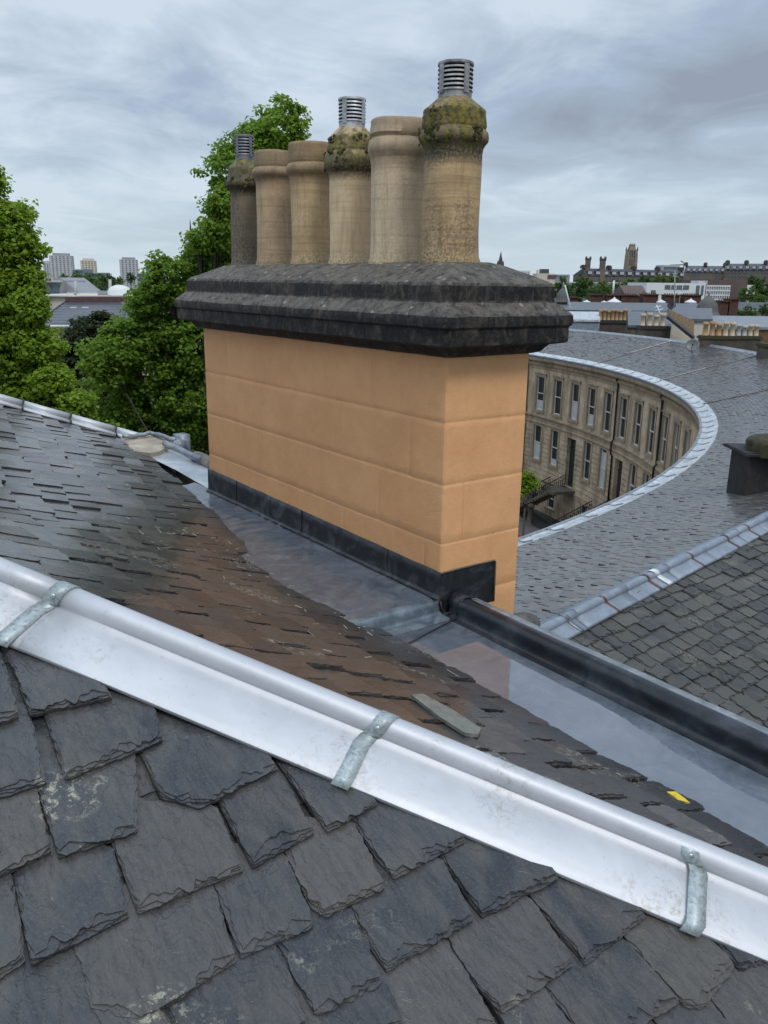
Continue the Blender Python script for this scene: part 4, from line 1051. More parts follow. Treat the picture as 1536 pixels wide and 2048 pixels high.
# window surrounds and sills (stone, one per window), sash frames with panes
def wbasis(s):
    t_ = arc(s + .1, RF, 0) - arc(s - .1, RF, 0); t_ /= np.linalg.norm(t_); return t_, np.cross(t_, Zv)
M['sash'] = simple('painted sash', (.55, .55, .53), .5, 0, .1, 8)
M['blind'] = simple('window blind', (.42, .44, .45), .7, 0, .15, 3)
def glass(name='window glass', c=(.012, .014, .017), r=.08):
    q = G(name); return q.done(c, r, 0, q.bump(q.noise(1.2, 3), .03, .02), Specular_IOR_Level=.9)
M['glass'] = glass()
orgT = np.array(ORG[terr.name])
def window_proto(wd, ht, surround=True):
    """local axes: x along the wall, y out of the wall, z up; origin at the sill centre"""
    mb = MB()
    if surround:
        for sx in (-1, 1): mb.bx(sx * (wd / 2 + .10) - .09, sx * (wd / 2 + .10) + .09, 0, .055, 0, ht + .16)
        mb.bx(-wd / 2 - .19, wd / 2 + .19, 0, .06, ht + .02, ht + .20); mb.bx(-wd / 2 - .26, wd / 2 + .26, 0, .13, ht + .20, ht + .27)
    mb.bx(-wd / 2 - .22, wd / 2 + .22, -.02, .11, -.16, -.002)
    return mb
def frame_proto(wd, ht):
    mb = MB(); d0, d1 = -.135, -.085
    for x in (-wd / 2 + .03, wd / 2 - .03): mb.bx(x - .03, x + .03, d0, d1, 0, ht)
    for z in (.04, ht - .03): mb.bx(-wd / 2, wd / 2, d0 + .002, d1 + .002, z - .04, z + .03)
    mb.bx(-wd / 2, wd / 2, d0 + .004, d1 + .022, ht / 2 - .03, ht / 2 + .03)
    return mb
def pane_proto(wd, ht): mb = MB(); mb.bx(-wd / 2, wd / 2, -.16, -.13, 0, ht); return mb
def blind_proto(wd, ht): mb = MB(); mb.bx(-wd / 2 + .06, wd / 2 - .06, -.129, -.12, .06, ht * .48); return mb
def door_proto(wd, ht):
    mb = MB(); mb.bx(-wd / 2 + .05, wd / 2 - .05, -.32, -.26, 0, ht * .78)
    for zz in (.35, 1.5): 
        for xx in (-.25, .25): mb.bx(xx - .17, xx + .17, -.262, -.24, zz, zz + .9)
    mb.bx(-wd / 2, wd / 2, -.34, -.22, ht * .78, ht * .80); return mb
protos = {}; rwin = random.Random(12)
def place_win(s, z0, wd, ht, kind, blind=False):
    key = (round(wd, 2), round(ht, 2), kind)
    t_, nn_ = wbasis(s); ang = atan2(t_[1], t_[0]); mid = arc(s, RF, z0)
    if nn_ @ np.array([CC[0] - mid[0], CC[1] - mid[1], 0]) > 0: ang += pi
    # local y must point to the street (inward)
    if key not in protos:
        sur = window_proto(wd, ht, kind != 'b').build('window', M['sand']); fr_ = frame_proto(wd, ht).build('sash', M['sash']); pn = pane_proto(wd, ht).build('pane', M['glass']); bl_ = blind_proto(wd, ht).build('blind', M['blind'])
        protos[key] = [x.data for x in (sur, fr_, pn, bl_)]
        for x in (sur, fr_, pn, bl_): bpy.data.objects.remove(x)
    d = protos[key]; o = bpy.data.objects.new('window', d[0]); COL.objects.link(o); o.parent = terr; o.location = tuple(mid - orgT); o.rotation_euler = (0, 0, ang)
    subs = [('sash', d[1]), ('pane', d[2])] + ([('blind', d[3])] if blind else [])
    for nm, dd in subs:
        q = bpy.data.objects.new(nm, dd); COL.objects.link(q); q.parent = o
        if nm == 'blind': q.scale = (1, 1, rwin.choice([1, 1, .6, 1.9, .35, 1]))
rr = random.Random(8)
M['door_dark'] = simple('dark door', (.012, .012, .013), .5)
M['stone_step'] = simple('worn step stone', (.10, .085, .065), .8, 0, .4, 3)
M['iron'] = simple('black iron', (.012, .012, .013), .45, .3)
for ci, (s0_, s1_, z0_, z1_, kd) in enumerate(OPEN):
    if s1_ < 60: continue
    if kd in 'wb': place_win((s0_ + s1_) / 2, z0_, s1_ - s0_, z1_ - z0_, kd, blind=(s0_ > 80.5 and rr.random() < .85 and kd == 'w') or rr.random() < .2)
    else:
        sm = (s0_ + s1_) / 2; t_, nn_ = wbasis(sm); mid = arc(sm, RF, z0_); ang = atan2(t_[1], t_[0])
        if nn_ @ np.array([CC[0] - mid[0], CC[1] - mid[1], 0]) > 0: ang += pi
        o = door_proto(1.24, 3.65).build('door', M['door_dark'], terr, org=(0, 0, 0)); o.location = tuple(mid - orgT); o.rotation_euler = (0, 0, ang)
        mb = MB(); mb.bx(-.58, .58, -.33, -.28, 2.93, 3.62); q = mb.build('fanlight', M['glass'], None, org=(0, 0, 0)); q.parent = o
for s in (87.75, 74.6, 66.9):
    mb = MB(); mb.tube([arc(s, RF - .12, -5.75), arc(s, RF - .12, -6.2), arc(s, RF - .10, -9.8), arc(s, RF - .22, -9.95), arc(s, RF - .22, -10.7), arc(s, RF - .10, -10.9), arc(s, RF - .10, -17.2)], .065, 8)
    mb.bx(*(lambda c: (c[0] - .14, c[0] + .14, c[1] - .14, c[1] + .14, -6.0, -5.72))(arc(s, RF - .12, 0)))
    mb.build('downpipe', M['iron'], terr, True)
# eaves gutter: pale metal trough sweeping round the inner edge
ringsurf('eaves_gutter', [M['lead_pale'], M['lead_light']], [(.02, ZE - .16), (-.02, ZE - .10), (-.03, ZE + .02), (.0, ZE + .045), (.05, ZE + .04), (.07, ZE + .015), (.11, ZE + .01), (.22, ZE + .015), (.25, ZE + .035), (.33, ZE + .05), (.64, ZE + .19)], 34, 119, 230, mi=[1, 1, 1, 1, 1, 0, 0, 0, 0, 0], jit=.012)
mb = MB(); rr = random.Random(2)
for k in range(46):
    an = 34.5 + k * 1.85 + rr.uniform(-.3, .3); d_ = .08
    q0, q1 = cyl(an, .06, ZE + .05), cyl(an, .50, ZE + .145); mb = MB(); mb.tube([q0, cyl(an, .28, ZE + .055), q1], .018, 5); mb.build('gutter_joint', M['lead_light'], terr)
# ridge strip
ringsurf('ridge_capping', M['lead_light'], [(CW - .22, zroof(CW - .22) + .015), (CW - .05, zroof(CW) + .03), (CW, ZR + .09), (CW + .05, ZR + .03), (CW + .25, ZR - .05), (CW + 1.2, ZR - .7)], 36, 119, 140)
ringsurf('back_slope', M['slate_crescent'], [(CW + .05, ZR + .0), (CW + 6.5, ZR - 2.3), (CW + 6.5, GZ)], 49, 119, 90)
# party-wall flashing lines across the roof
for an in (103.0, 90.0, 77.5):
    mb = MB(); mb.tube([cyl(an, .5, zroof(.5) + .03), cyl(an + .3, CW * .5, zroof(CW * .5) + .03), cyl(an + .2, CW, zroof(CW) + .03)], .03, 5); mb.build('roof_seam', M['slate_crescent'], terr)
# ---- small slope on the right beyond the parapet, with its leaded hip
rc0 = HA.copy(); vR = np.cross(nR, gR); vR = vR if vR[2] > 0 else -vR
print('R pitch', math.degrees(math.acos(nR[2])), 'hip pitch', math.degrees(math.asin(hipd[2])))
def R_uv(u, v, off=0.): return rc0 + gR * u + vR * v + nR * off
hu, hv = float(hipd @ gR), float(hipd @ vR)      # hip direction inside that slope
TILT['v'] = .02
mb = MB(); rr = random.Random(31); v = hv * 9 - .0; k = 0
vv = 5.0
while vv > -5.5:
    u = -4 + rr.uniform(0, .2); ex = rr.uniform(.155, .185)
    while u < 9:
        wd = rr.uniform(.17, .30)
        # keep what lies on the camera side of the hip line (u,v) = t*(hu,hv)
        side = lambda p: -(p[1] * hu - p[0] * hv)
        jb = rr.uniform(-.015, .015); sk = rr.uniform(-.02, .02)
        poly = [(u + .007, vv + jb), (u + wd - .007, vv + jb + sk), (u + wd - .007, vv + ex * 1.9), (u + .007, vv + ex * 1.9)]
        ds_ = [side(p) for p in poly]
        if max(ds_) > 0 and np.linalg.norm(R_uv(u, vv)) < 13:
            if min(ds_) < 0: poly = clip(poly, (0, 0), (hv, -hu))
            if len(poly) > 2:
                th = rr.uniform(.012, .018) if rr.random() > .2 else rr.uniform(.020, .030)
                slate_solid(mb, poly, R_uv, rr, th, 1 if rr.random() < .3 else 2, .004, .085, vv, rr.random(), .03, .007, .010, None, (u * 1.7 + k, vv))
        u += wd
    vv -= ex; k += 1
sr_ = thing('side_roof', 'small dark slate slope with a blue grey leaded hip beyond the black roll on the right', 'roof', tuple(HA - Zv * 1.0))
mb.build('slates', M['slate_side'], sr_)
mb = MB(); mb.face([R_uv(-hu, -hv, -.02), R_uv(-hu, -6, -.02), R_uv(13, -6, -.02), R_uv(13, hv * 13 / hu, -.02)])
bk = [HA - hipd, HA + hipd * 13]; dn = np.array([hp2[0], hp2[1], 0]) * 2.2 - Zv * 2.0
mb.face([bk[0], bk[1], bk[1] + dn, bk[0] + dn]); mb.build('slate_underlay', M['slate_under'], sr_)
nC_ = np.cross(hipd, np.array([hp2[0], hp2[1], (zroof(1) - zroof(0)) * 0])); nC_ = np.array([0, 0, 1.])
wR = np.cross(hipd, nR); wR = wR if wR[:2] @ hp2 < 0 else -wR
mb = MB(); rr = random.Random(6)
Lh = 8.0
ms = np.cross(hipd, Zv); ms = ms if ms[:2] @ hp2 < 0 else -ms; ms /= np.linalg.norm(ms)
def hiprow(s, lift=0.):
    o_ = HA + hipd * s + Zv * lift; P = [wR * .195 + nR * .014, wR * .18 + nR * .030, wR * .06 + nR * .032]
    P += [Zv * .06 + (ms * cos(R(t)) + Zv * sin(R(t))) * .047 for t in range(-35, 216, 25)]
    P += [-ms * .08 + Zv * .02, -ms * .20 + Zv * .0]
    return [o_ + p for p in P]
segs = []; s = -.45
for k in range(9):
    s1_ = s + .98; segs.append((s, s1_)); s = s1_ - .0
for k, (a0, a1) in enumerate(segs):
    m2 = MB(); rows = [hiprow(a0 + (a1 + .05 - a0) * i / 6, .006 * (k % 2) + .004 * mn.noise(Vector((i * .7 + k, 0, 0)))) for i in range(7)]; kk = len(rows[0])
    m2.v = [tuple(p) for r2 in rows for p in r2]
    for i in range(6):
        for j in range(kk - 1): m2.f.append((i * kk + j, i * kk + j + 1, (i + 1) * kk + j + 1, (i + 1) * kk + j)); m2.t.append(.5); m2.mi.append(0); m2.uv.append([(0, 0)] * 4)
    q_ = m2.build('hip_lead', M['lead_blue'], sr_); autosmooth(q_, 35); md = q_.modifiers.new('t', 'SOLIDIFY'); md.thickness = .003
def hstrap(s, mat, wd=.022, drift=.10, lift=.008):
    a_, b_ = hiprow(0, lift), None; rows = []
    for sg in (-1, 1):
        rows.append([p + hipd * (s + sg * wd + drift * (1 - min(1, j / 8.))) for j, p in enumerate(a_[:-1])])
    m2 = MB(); kk = len(rows[0]); m2.v = [tuple(p) for r2 in rows for p in r2]
    for j in range(kk - 1): m2.f.append((j, j + 1, kk + j + 1, kk + j)); m2.t.append(.5); m2.mi.append(0); m2.uv.append([(0, 0)] * 4)
    q_ = m2.build('strap', mat, sr_); autosmooth(q_, 35); md = q_.modifiers.new('t', 'SOLIDIFY'); md.thickness = .004
def hs(px):
    def X(s):
        p = HA + hipd * s + Zv * .1; return inframe(p)[0]
    return min(np.linspace(-.3, 8, 1600), key=lambda s: abs(X(s) - px))
for px in (1200, 1287, 1375, 1447, 1489): hstrap(hs(px), M['copper'])
hstrap(hs(1125), M['lead_light'], .03)
hstrap(hs(1304), simple('white tape', (.62, .63, .63), .6, 0, .1), .05, .12, .014)

# ---- street in the hollow of the crescent
def asphalt(name, c, r0=.25, r1=.6):
    q = G(name); n = q.noise(.8, 6, .7); n2 = q.noise(30, 4, .7)
    return q.done(q.ramp(n, [(.3, tuple(x * .7 for x in c)), (.7, tuple(x * 1.3 for x in c))]), q.ramp(n, [(.4, r0), (.6, r1)]), 0, q.bump(n2, .3, .01))
M['asphalt'] = asphalt('wet asphalt', (.045, .046, .050)); M['paving'] = asphalt('paving', (.10, .092, .088), .35, .6); M['earth'] = asphalt('ground', (.05, .055, .04), .6, .9)
mb = MB(); n_ = 40
ext = 3200.
def ghill(x, y):
    d = hypot(x, y); 
    t = smooth((y - 260) / 190) * smooth((x - 20) / 130)
    return -17.5 + 14.5 * t + smooth((d - 500) / 1500) * 6
xs = sorted(set([-3000, -1800, -1000, -600, -300, -150, -60, 0, 40, 80, 120, 160, 200, 250, 300, 400, 600, 1000, 1800, 3000])); ys = sorted(set([-300, -60, 0, 60, 150, 260, 290, 320, 350, 380, 410, 440, 470, 520, 600, 900, 1500, 2500, 4000]))
g_ = {}
for i, x in enumerate(xs):
    for j, y in enumerate(ys): g_[i, j] = len(mb.v); mb.v.append((x, y, ghill(x, y)))
for i in range(len(xs) - 1):
    for j in range(len(ys) - 1): mb.f.append((g_[i, j], g_[i + 1, j], g_[i + 1, j + 1], g_[i, j + 1])); mb.t.append(.5); mb.mi.append(0); mb.uv.append([(0, 0)] * 4)
mb.build('ground', M['earth'], None, True)['kind'] = 'structure'
def ringflat(name, r0, r1, z, mat, a0=20, a1=125, kerb=0):
    mb = MB(); n = 80
    for i in range(n):
        b0, b1 = a0 + (a1 - a0) * i / n, a0 + (a1 - a0) * (i + 1) / n
        mb.face([cyl(b0, r0, z), cyl(b1, r0, z), cyl(b1, r1, z), cyl(b0, r1, z)])
        if kerb: mb.face([cyl(b0, r0, z), cyl(b0, r0, z - kerb), cyl(b1, r0, z - kerb), cyl(b1, r0, z)])
    o = mb.build(name, mat, None, merge=True); o['kind'] = 'structure'; return o
ringflat('pavement', -5.6, -2.4, -17.3, M['paving'], kerb=.12); ringflat('road', -14, -5.6, -17.42, M['asphalt'])
# entrance stairs with iron railings, one flight per door
def flight(sd, top_z=-14.62, bot_z=-17.3, name='entrance_stair', lab='', arcw=5.2):
    o = thing(name, lab, 'stairs', tuple(arc(sd, -.5, bot_z)), 'entrance stairs along the crescent')
    mb = MB(); n = 15
    mb2 = MB()
    t_, nn_ = wbasis(sd); inn = np.array([CC[0], CC[1], 0]) - arc(sd, 0, 0); inn[2] = 0; inn /= np.linalg.norm(inn)
    c = arc(sd, RF, top_z) + inn * .9; mb.box(c - Zv * .12, t_ * .9, inn * .9, Zv * .12)
    st = arc(sd, RF, 0) + inn * 1.7; st[2] = 0; dirv = (arc(sd + 4.6, -2.2, 0) - st); dirv[2] = 0; L_ = np.linalg.norm(dirv); dirv /= L_; prp = np.array([-dirv[1], dirv[0], 0])
    for k in range(n):
        zt = top_z - (k + 1) * (top_z - bot_z) / (n + 1); p = st - inn * .7 + dirv * (L_ * (k + .5) / n) + Zv * (zt - .09); mb.box(p, dirv * (L_ / n / 2 + .03), prp * .75, Zv * .09)
    mb.tube([st - inn * .7 + Zv * (top_z - .35), st - inn * .7 + dirv * L_ + Zv * (bot_z - .2)], .12, 4)
    mb.build('steps', M['stone_step'], o)
    for sgn in (-1, 1):
        rl = MB(); P = [st - inn * .7 + prp * sgn * .72 + dirv * (L_ * k / 10) + Zv * (top_z - (top_z - bot_z) * k / 10) for k in range(11)]
        rl.tube([p + Zv * 1.0 for p in P], .035, 5); rl.tube([p + Zv * .12 for p in P], .025, 5)
        for k in range(10):
            for f_ in (0, .5):
                p = P[k] * (1 - f_) + P[k + 1] * f_; rl.tube([p + Zv * .05, p + Zv * 1.0], .016, 4)
            q = P[k] * .75 + P[k + 1] * .25
            rl.tube([q + Zv * .55 + dirv * (.10 * cos(t)) + Zv * (.28 * sin(t)) for t in [i * pi / 4 for i in range(9)]], .020, 4, caps=False)
            q = P[k] * .25 + P[k + 1] * .75
            rl.tube([q + Zv * .5 + dirv * (.10 * cos(t)) + Zv * (.22 * sin(t)) for t in [i * pi / 4 for i in range(9)]], .020, 4, caps=False)
        rl.build('railing', M['iron'], o)
flight(80.9, lab='stone entrance stair with black iron railings leading down from the left door of the crescent')
flight(73.6, lab='stone entrance stair with black iron railings leading down from the door nearer the gutter curve')
ar = thing('area_railing', 'black iron railing along the pavement edge below the crescent windows', 'railing', tuple(cyl(110, -2.4, -17.3)))
for (s0_, s1_) in ((76.5, 79.8), (80.0, 83.0), (87.5, 92)):
    rl = MB(); n = int((s1_ - s0_) / .14)
    for k in range(n + 1): s = s0_ + (s1_ - s0_) * k / n; rl.tube([arc(s, -2.35, -17.3), arc(s, -2.35, -16.2)], .014, 4)
    for z in (-17.15, -16.3): rl.tube([arc(s0_ + (s1_ - s0_) * k / 8, -2.35, z) for k in range(9)], .022, 4)
    rl.build('railing_panel', M['iron'], ar)

# ================================================================== SMALLER STACKS ON THE CRESCENT
def pxm(Y, px=1300, py=600): return Y / F / 1.0 * 1.03
def small_pot(c, r, hh, mat, parent, tip=0):
    mb = MB(); mb.lathe((0, 0, 0), [(r * 1.08, 0), (r * 1.08, hh * .06), (r * .98, hh * .1), (r * .92, hh * .78), (r * 1.12, hh * .80), (r * 1.16, hh * .86), (r * 1.05, hh * .92), (r * 1.05, hh), (r * .8, hh), (r * .75, hh * .7)], 10, close=False)
    o = mb.build('chimney_pot', mat, None, True); o.parent = parent; o.location = tuple(np.array(c) - np.array(ORG[parent.name])); return o
M['pot_far'] = simple('far clay pot', (.40, .25, .12), .8, 0, .25, 3); M['pot_far2'] = simple('far pale pot', (.50, .40, .28), .8, 0, .3, 3); M['pot_far3'] = simple('far white pot', (.40, .40, .37), .8, 0, .3, 3)
M['stack'] = sandstone('sooty stack stone', (.055, .045, .036), (.11, .088, .066), (.20, .16, .11), dirt=.9)
M['soot'] = simple('soot black stone', (.020, .019, .018), .7, 0, .6, 5, .4, .02); M['mosscap'] = simple('mossy stone', (.040, .036, .014), .9, 0, .6, 8, .6, .02)
def stack(label, px0, px1, pyt, pyb, Y, npots, pot_px, depth=.8, yaw=0, mats=('pot_far',), skew=0.0, group=None, capm='soot', body='stack', over=3):
    """a stack whose body spans px0..px1, pyt (top of the coping) .. pyb, with a row of pots pot_px tall"""
    c0, c1 = at(px0, pyb, Y), at(px1, pyb - skew, Y * (1 + yaw)); zt_ = at((px0 + px1) / 2, pyt, Y)[2]
    d = c1 - c0; d[2] = 0; L_ = np.linalg.norm(d); d /= L_; nrm = np.array([-d[1], d[0], 0]); mid = (c0 + c1) / 2 + nrm * depth / 2; zb = c0[2] - .8
    t = thing('chimney_stack', label, 'chimney', (mid[0], mid[1], zb), group)
    hh = zt_ - zb; m = lambda px: px * Y / F
    mb = MB(); mb.box(mid + Zv * (0) - Zv * mid[2] + Zv * ((zb + zt_ - m(6)) / 2), d * (L_ / 2 - m(over)), nrm * depth * (.42 - .0035 * (over - 3)), Zv * (zt_ - m(6) - zb) / 2); mb.build('wall', M[body], t)
    mb = MB(); q = mid.copy(); q[2] = zt_ - m(4); mb.box(q, d * (L_ / 2), nrm * depth * .5, Zv * m(2.2)); q = q.copy(); q[2] = zt_ - m(.9); mb.box(q, d * (L_ / 2 - m(2)), nrm * depth * .43, Zv * m(.9)); mb.build('coping', M[capm], t)
    ph = m(pot_px)
    for k in range(npots):
        c = mid + d * L_ * ((k + .5) / npots - .5) * .90; c = c.copy(); c[2] = zt_; mt = mats[k * len(mats) // npots]
        small_pot(c, min(L_ / npots * .36, ph * .22), ph * (1 + .08 * math.sin(k * 2.3)), M[mt], t)
    return t
stack('near dark stack with a mossy top at the right edge of the crescent roof', 1480, 1600, 908, 1003, 17.5, 0, 10, depth=1.3, body='soot', over=15)
mt_ = MB(); c_ = at(1545, 905, 17.9)
mt_.lathe(c_ - Zv * .04 , [(.60, 0), (.60, .24), (.57, .31), (.42, .39), (.20, .43), (.02, .44)], 8, wob=.03)
o = mt_.build('moss_top', M['mosscap'], None, True); o.parent = [x for x in bpy.data.objects if x.name.startswith('chimney_stack') and x.parent is None and x.type == 'EMPTY'][-1]; o.location = -Vector(ORG[o.parent.name])
stack('stack with eight orange pots furthest left behind the crescent ridge', 1196, 1268, 641, 672, 86, 8, 20, depth=1.4, yaw=.01, mats=('pot_far',))
stack('dark stack with four pale pots on the crescent ridge', 1277, 1336, 652, 682, 66, 4, 23, depth=1.2, mats=('pot_far2',), yaw=.0)
stack('mossy stack with a row of tan pots beside the mesh dish', 1401, 1476, 672, 706, 54, 5, 26, depth=1.0, mats=('pot_far', 'pot_far2'), capm='mosscap', yaw=.0)
stack('low stack with small white pots behind the mossy stack', 1458, 1524, 672, 694, 60, 5, 21, depth=1.0, mats=('pot_far3', 'pot_far2'), capm='mosscap')
stack('short dark stack cut by the right edge of the view beneath the white pots', 1522, 1580, 688, 726, 46, 0, 8, depth=1.0, capm='mosscap')
def dish(label, px, py, Y, r_px, mat, tiltx=.5):
    r_ = r_px * Y / F; c = at(px, py, Y); t = thing('satellite_dish', label, 'satellite dish', tuple(c - Zv * r_ * 1.5)); ax = np.array([-.35, -.75, .35]); ax /= np.linalg.norm(ax)
    e1 = np.cross(ax, Zv); e1 /= np.linalg.norm(e1); e2 = np.cross(e1, ax); mb = MB(); n = 24; rows = []
    for q in (1., .8, .55, .3, .05):
        rows.append([c + (e1 * cos(2 * pi * k / n) + e2 * sin(2 * pi * k / n)) * r_ * q - ax * r_ * .28 * (1 - q * q) for k in range(n)])
    for a_, b_ in zip(rows, rows[1:]):
        for k in range(n): mb.face([a_[k], a_[(k + 1) % n], b_[(k + 1) % n], b_[k]])
    o = mb.build('reflector', mat, t, True, merge=True); o.modifiers.new('t', 'SOLIDIFY').thickness = .02
    mb = MB(); mb.tube([c - ax * r_ * .28, c - ax * r_ * .6 - Zv * .1, c - ax * r_ * .6 - Zv * r_ * 1.6], r_ * .07, 6); mb.tube([c - e2 * r_ * .9, c + ax * r_ * .75], r_ * .04, 5); mb.build('mount', M['iron'], t)
M['dish'] = simple('grey mesh dish', (.13, .13, .13), .5, .2)
dish('round grey mesh satellite dish on the crescent ridge', 1385, 690, 53, 13, M['dish'])
dish('black satellite dish on a mast in front of the red stacks', 1343, 611, 92, 8, M['soot'])

# ================================================================== TREES
def leafmat(name, c0, c1, c2):
    q = G(name); t = q.attr(); n = q.noise(.35, 4, .6)
    c = q.ramp(t, [(0., c0), (.5, c1), (1., c2)]); c = q.mix(q.ramp(n, [(.35, 0.), (.65, .55)]), c, c0)
    q.done(c, .55, 0, None, Specular_IOR_Level=.25)
    tr = q.nd('ShaderNodeBsdfTranslucent'); q.put(tr.inputs[0], q.mix(.5, c, tuple(min(1, x * 1.6) for x in c2))); mx = q.nd('ShaderNodeMixShader', {0: .42}); q.l.new(q.b.outputs[0], mx.inputs[1]); q.l.new(tr.outputs[0], mx.inputs[2]); q.l.new(mx.outputs[0], q.o.inputs[0]); return q.m
M['leaf_a'] = leafmat('fresh green leaves', (.088, .155, .014), (.185, .29, .026), (.33, .44, .05))
M['leaf_b'] = leafmat('mid green leaves', (.066, .135, .016), (.140, .25, .028), (.27, .38, .05))
M['leaf_c'] = leafmat('dark holly leaves', (.018, .030, .012), (.040, .058, .024), (.085, .105, .050))
M['leaf_far'] = leafmat('far leaves', (.035, .075, .022), (.065, .12, .03), (.11, .18, .042))
M['leaf_far2'] = leafmat('far light leaves', (.065, .12, .028), (.11, .18, .04), (.16, .24, .06))
M['bark'] = simple('bark', (.055, .045, .035), .9, 0, .4, 8, .8, .02)
def leaf_mesh(name, centers, nper, spread, size, seed, mat, parent, droop=.5, flat=.55):
    """centers: (n,4) x,y,z,r of leaf sprays; every leaf is a small folded blade of two quads"""
    r_ = np.random.default_rng(seed); n = len(centers) * nper
    c = np.repeat(centers, nper, axis=0); d = r_.normal(size=(n, 3)); d /= np.linalg.norm(d, axis=1)[:, None]; rad = r_.random(n) ** .45
    p = c[:, :3] + d * (rad * c[:, 3] * spread)[:, None] * np.array([1, 1, flat])
    nr = d * .55 + r_.normal(size=(n, 3)) * .45 + np.array([0, 0, .75]); nr /= np.linalg.norm(nr, axis=1)[:, None]
    tx = r_.normal(size=(n, 3)); tx -= nr * (tx * nr).sum(1)[:, None]; tx /= np.linalg.norm(tx, axis=1)[:, None]; ty = np.cross(nr, tx)
    s = (size * r_.uniform(.65, 1.25, n))[:, None]
    v = np.empty((n, 6, 3)); fold = nr * s * .14
    v[:, 0] = p - tx * s * .5; v[:, 1] = p - tx * s * .05 - ty * s * .42 + fold; v[:, 2] = p + tx * s * .55 - fold * .6; v[:, 3] = p - tx * s * .05 + ty * s * .42 + fold
    v[:, 4] = p - tx * s * .30 - ty * s * .30 + fold * .7; v[:, 5] = p - tx * s * .30 + ty * s * .30 + fold * .7
    me = bpy.data.meshes.new(name); me.vertices.add(n * 6); me.vertices.foreach_set('co', (v - np.array(ORG[parent.name])).ravel())
    base = (np.arange(n) * 6)[:, None]; f = np.concatenate([base + np.array([[0, 4, 1, 2]]), base + np.array([[0, 2, 3, 5]])], axis=1).ravel()
    me.loops.add(n * 8); me.loops.foreach_set('vertex_index', f); me.polygons.add(n * 2); me.polygons.foreach_set('loop_start', np.arange(n * 2) * 4)
    tone = np.clip(np.repeat(r_.random(len(centers)), nper) * .55 + r_.random(n) * .45, 0, 1)
    a = me.attributes.new('tone', 'FLOAT', 'FACE'); a.data.foreach_set('value', np.repeat(tone, 2).astype(np.float32)); me.materials.append(mat); me.update(calc_edges=True)
    o = bpy.data.objects.new(name, me); COL.objects.link(o); o.parent = parent; ORG[o.name] = ORG[parent.name]; return o
def tree(label, blobs, base, Y, mat, leaf=.14, nspray=900, nper=26, spray=.5, seed=1, trunk=.3, group=None, kind='tree', fill=1.0, flat=.55):
    """blobs: (px,py,r_px[,dy]) lumps of the crown, centred at distance Y+dy"""
    r_ = np.random.default_rng(seed); B = []
    for q in blobs:
        dy = q[3] if len(q) > 3 else 0; c = at(q[0], q[1], Y + dy); B.append((c, q[2] * (Y + dy) / F))
    bx_, by_ = np.mean([b[0][0] for b in B]), np.mean([b[0][1] for b in B])
    t = thing(kind, label, 'tree' if kind != 'shrub' else 'shrub', (bx_, by_, base), group); tot = sum(b[1] ** 2 for b in B); cs = []
    for c, rad in B:
        n = max(4, int(nspray * rad * rad / tot)); d = r_.normal(size=(n, 3)); d /= np.linalg.norm(d, axis=1)[:, None]
        # lumpy shell: the radius follows a few random bulges
        bul = np.zeros(n); 
        for _ in range(16):
            k = r_.normal(size=3); k /= np.linalg.norm(k); bul = np.maximum(bul, np.clip((d @ k) * 1.0, 0, 1) ** 9 * r_.uniform(.4, 1))
        rr_ = rad * (.62 + .52 * bul) * (1 - .45 * r_.random(n) ** 2.2)
        pp = c + d * rr_[:, None]; cs.append(np.concatenate([pp, (spray * r_.uniform(.6, 1.3, n))[:, None]], axis=1))
    cs = np.concatenate(cs)
    leaf_mesh('crown', cs, nper, 1.0, leaf, seed + 5, mat, t, flat=flat)
    mb = MB(); rq = random.Random(seed); top = max(B, key=lambda b: b[0][2])[0]
    tr0 = np.array([bx_, by_, base]); low = min(b[0][2] - b[1] * .5 for b in B); fork = np.array([bx_, by_, base + max(1.5, (low - base) * .8)])
    mb.tube([tr0, tr0 * .5 + fork * .5 + np.array([trunk * .3, 0, 0]), fork], [trunk * 1.25, trunk, trunk * .85], 9)
    for c, rad in B:
        m1 = fork * .55 + c * .45 + np.array([rq.uniform(-.3, .3), rq.uniform(-.3, .3), rq.uniform(0, .4)]); mb.tube([fork, m1, c], [trunk * .32, trunk * .17, trunk * .07], 6)
        for k in range(5):
            e_ = c + np.array([rq.uniform(-1, 1), rq.uniform(-1, 1), rq.uniform(-.6, .9)]) * rad * .75; mb.tube([m1 * .3 + c * .7, (c + e_) / 2 + np.array([0, 0, rad * .1]), e_], [trunk * .16, trunk * .09, trunk * .03], 4)
    mb.build('trunk', M['bark'], t, True); return t
tree('tall lime tree with fresh green leaves rising behind the clay pots', [(562, 268, 62), (520, 300, 60), (470, 345, 62), (468, 415, 52), (442, 402, 34, -1), (452, 492, 56), (430, 470, 38, -1), (448, 455, 42), (490, 470, 50, 1), (400, 480, 26, -1), (560, 400, 95, 1), (398, 528, 36), (520, 520, 110, 1), (335, 555, 52, -1), (420, 590, 85), (295, 600, 40, -1), (330, 640, 85), (255, 690, 72, -1), (400, 700, 100), (500, 660, 100, 1), (300, 740, 95), (215, 720, 58, -1.5), (390, 820, 95), (250, 810, 85), (460, 800, 100), (350, 890, 90, .5), (250, 890, 70), (480, 900, 90, 1), (620, 620, 110, 2), (640, 780, 120, 2)], GZ, 25, M['leaf_b'], leaf=.115, nspray=5600, nper=30, spray=.30, seed=3, trunk=.24)
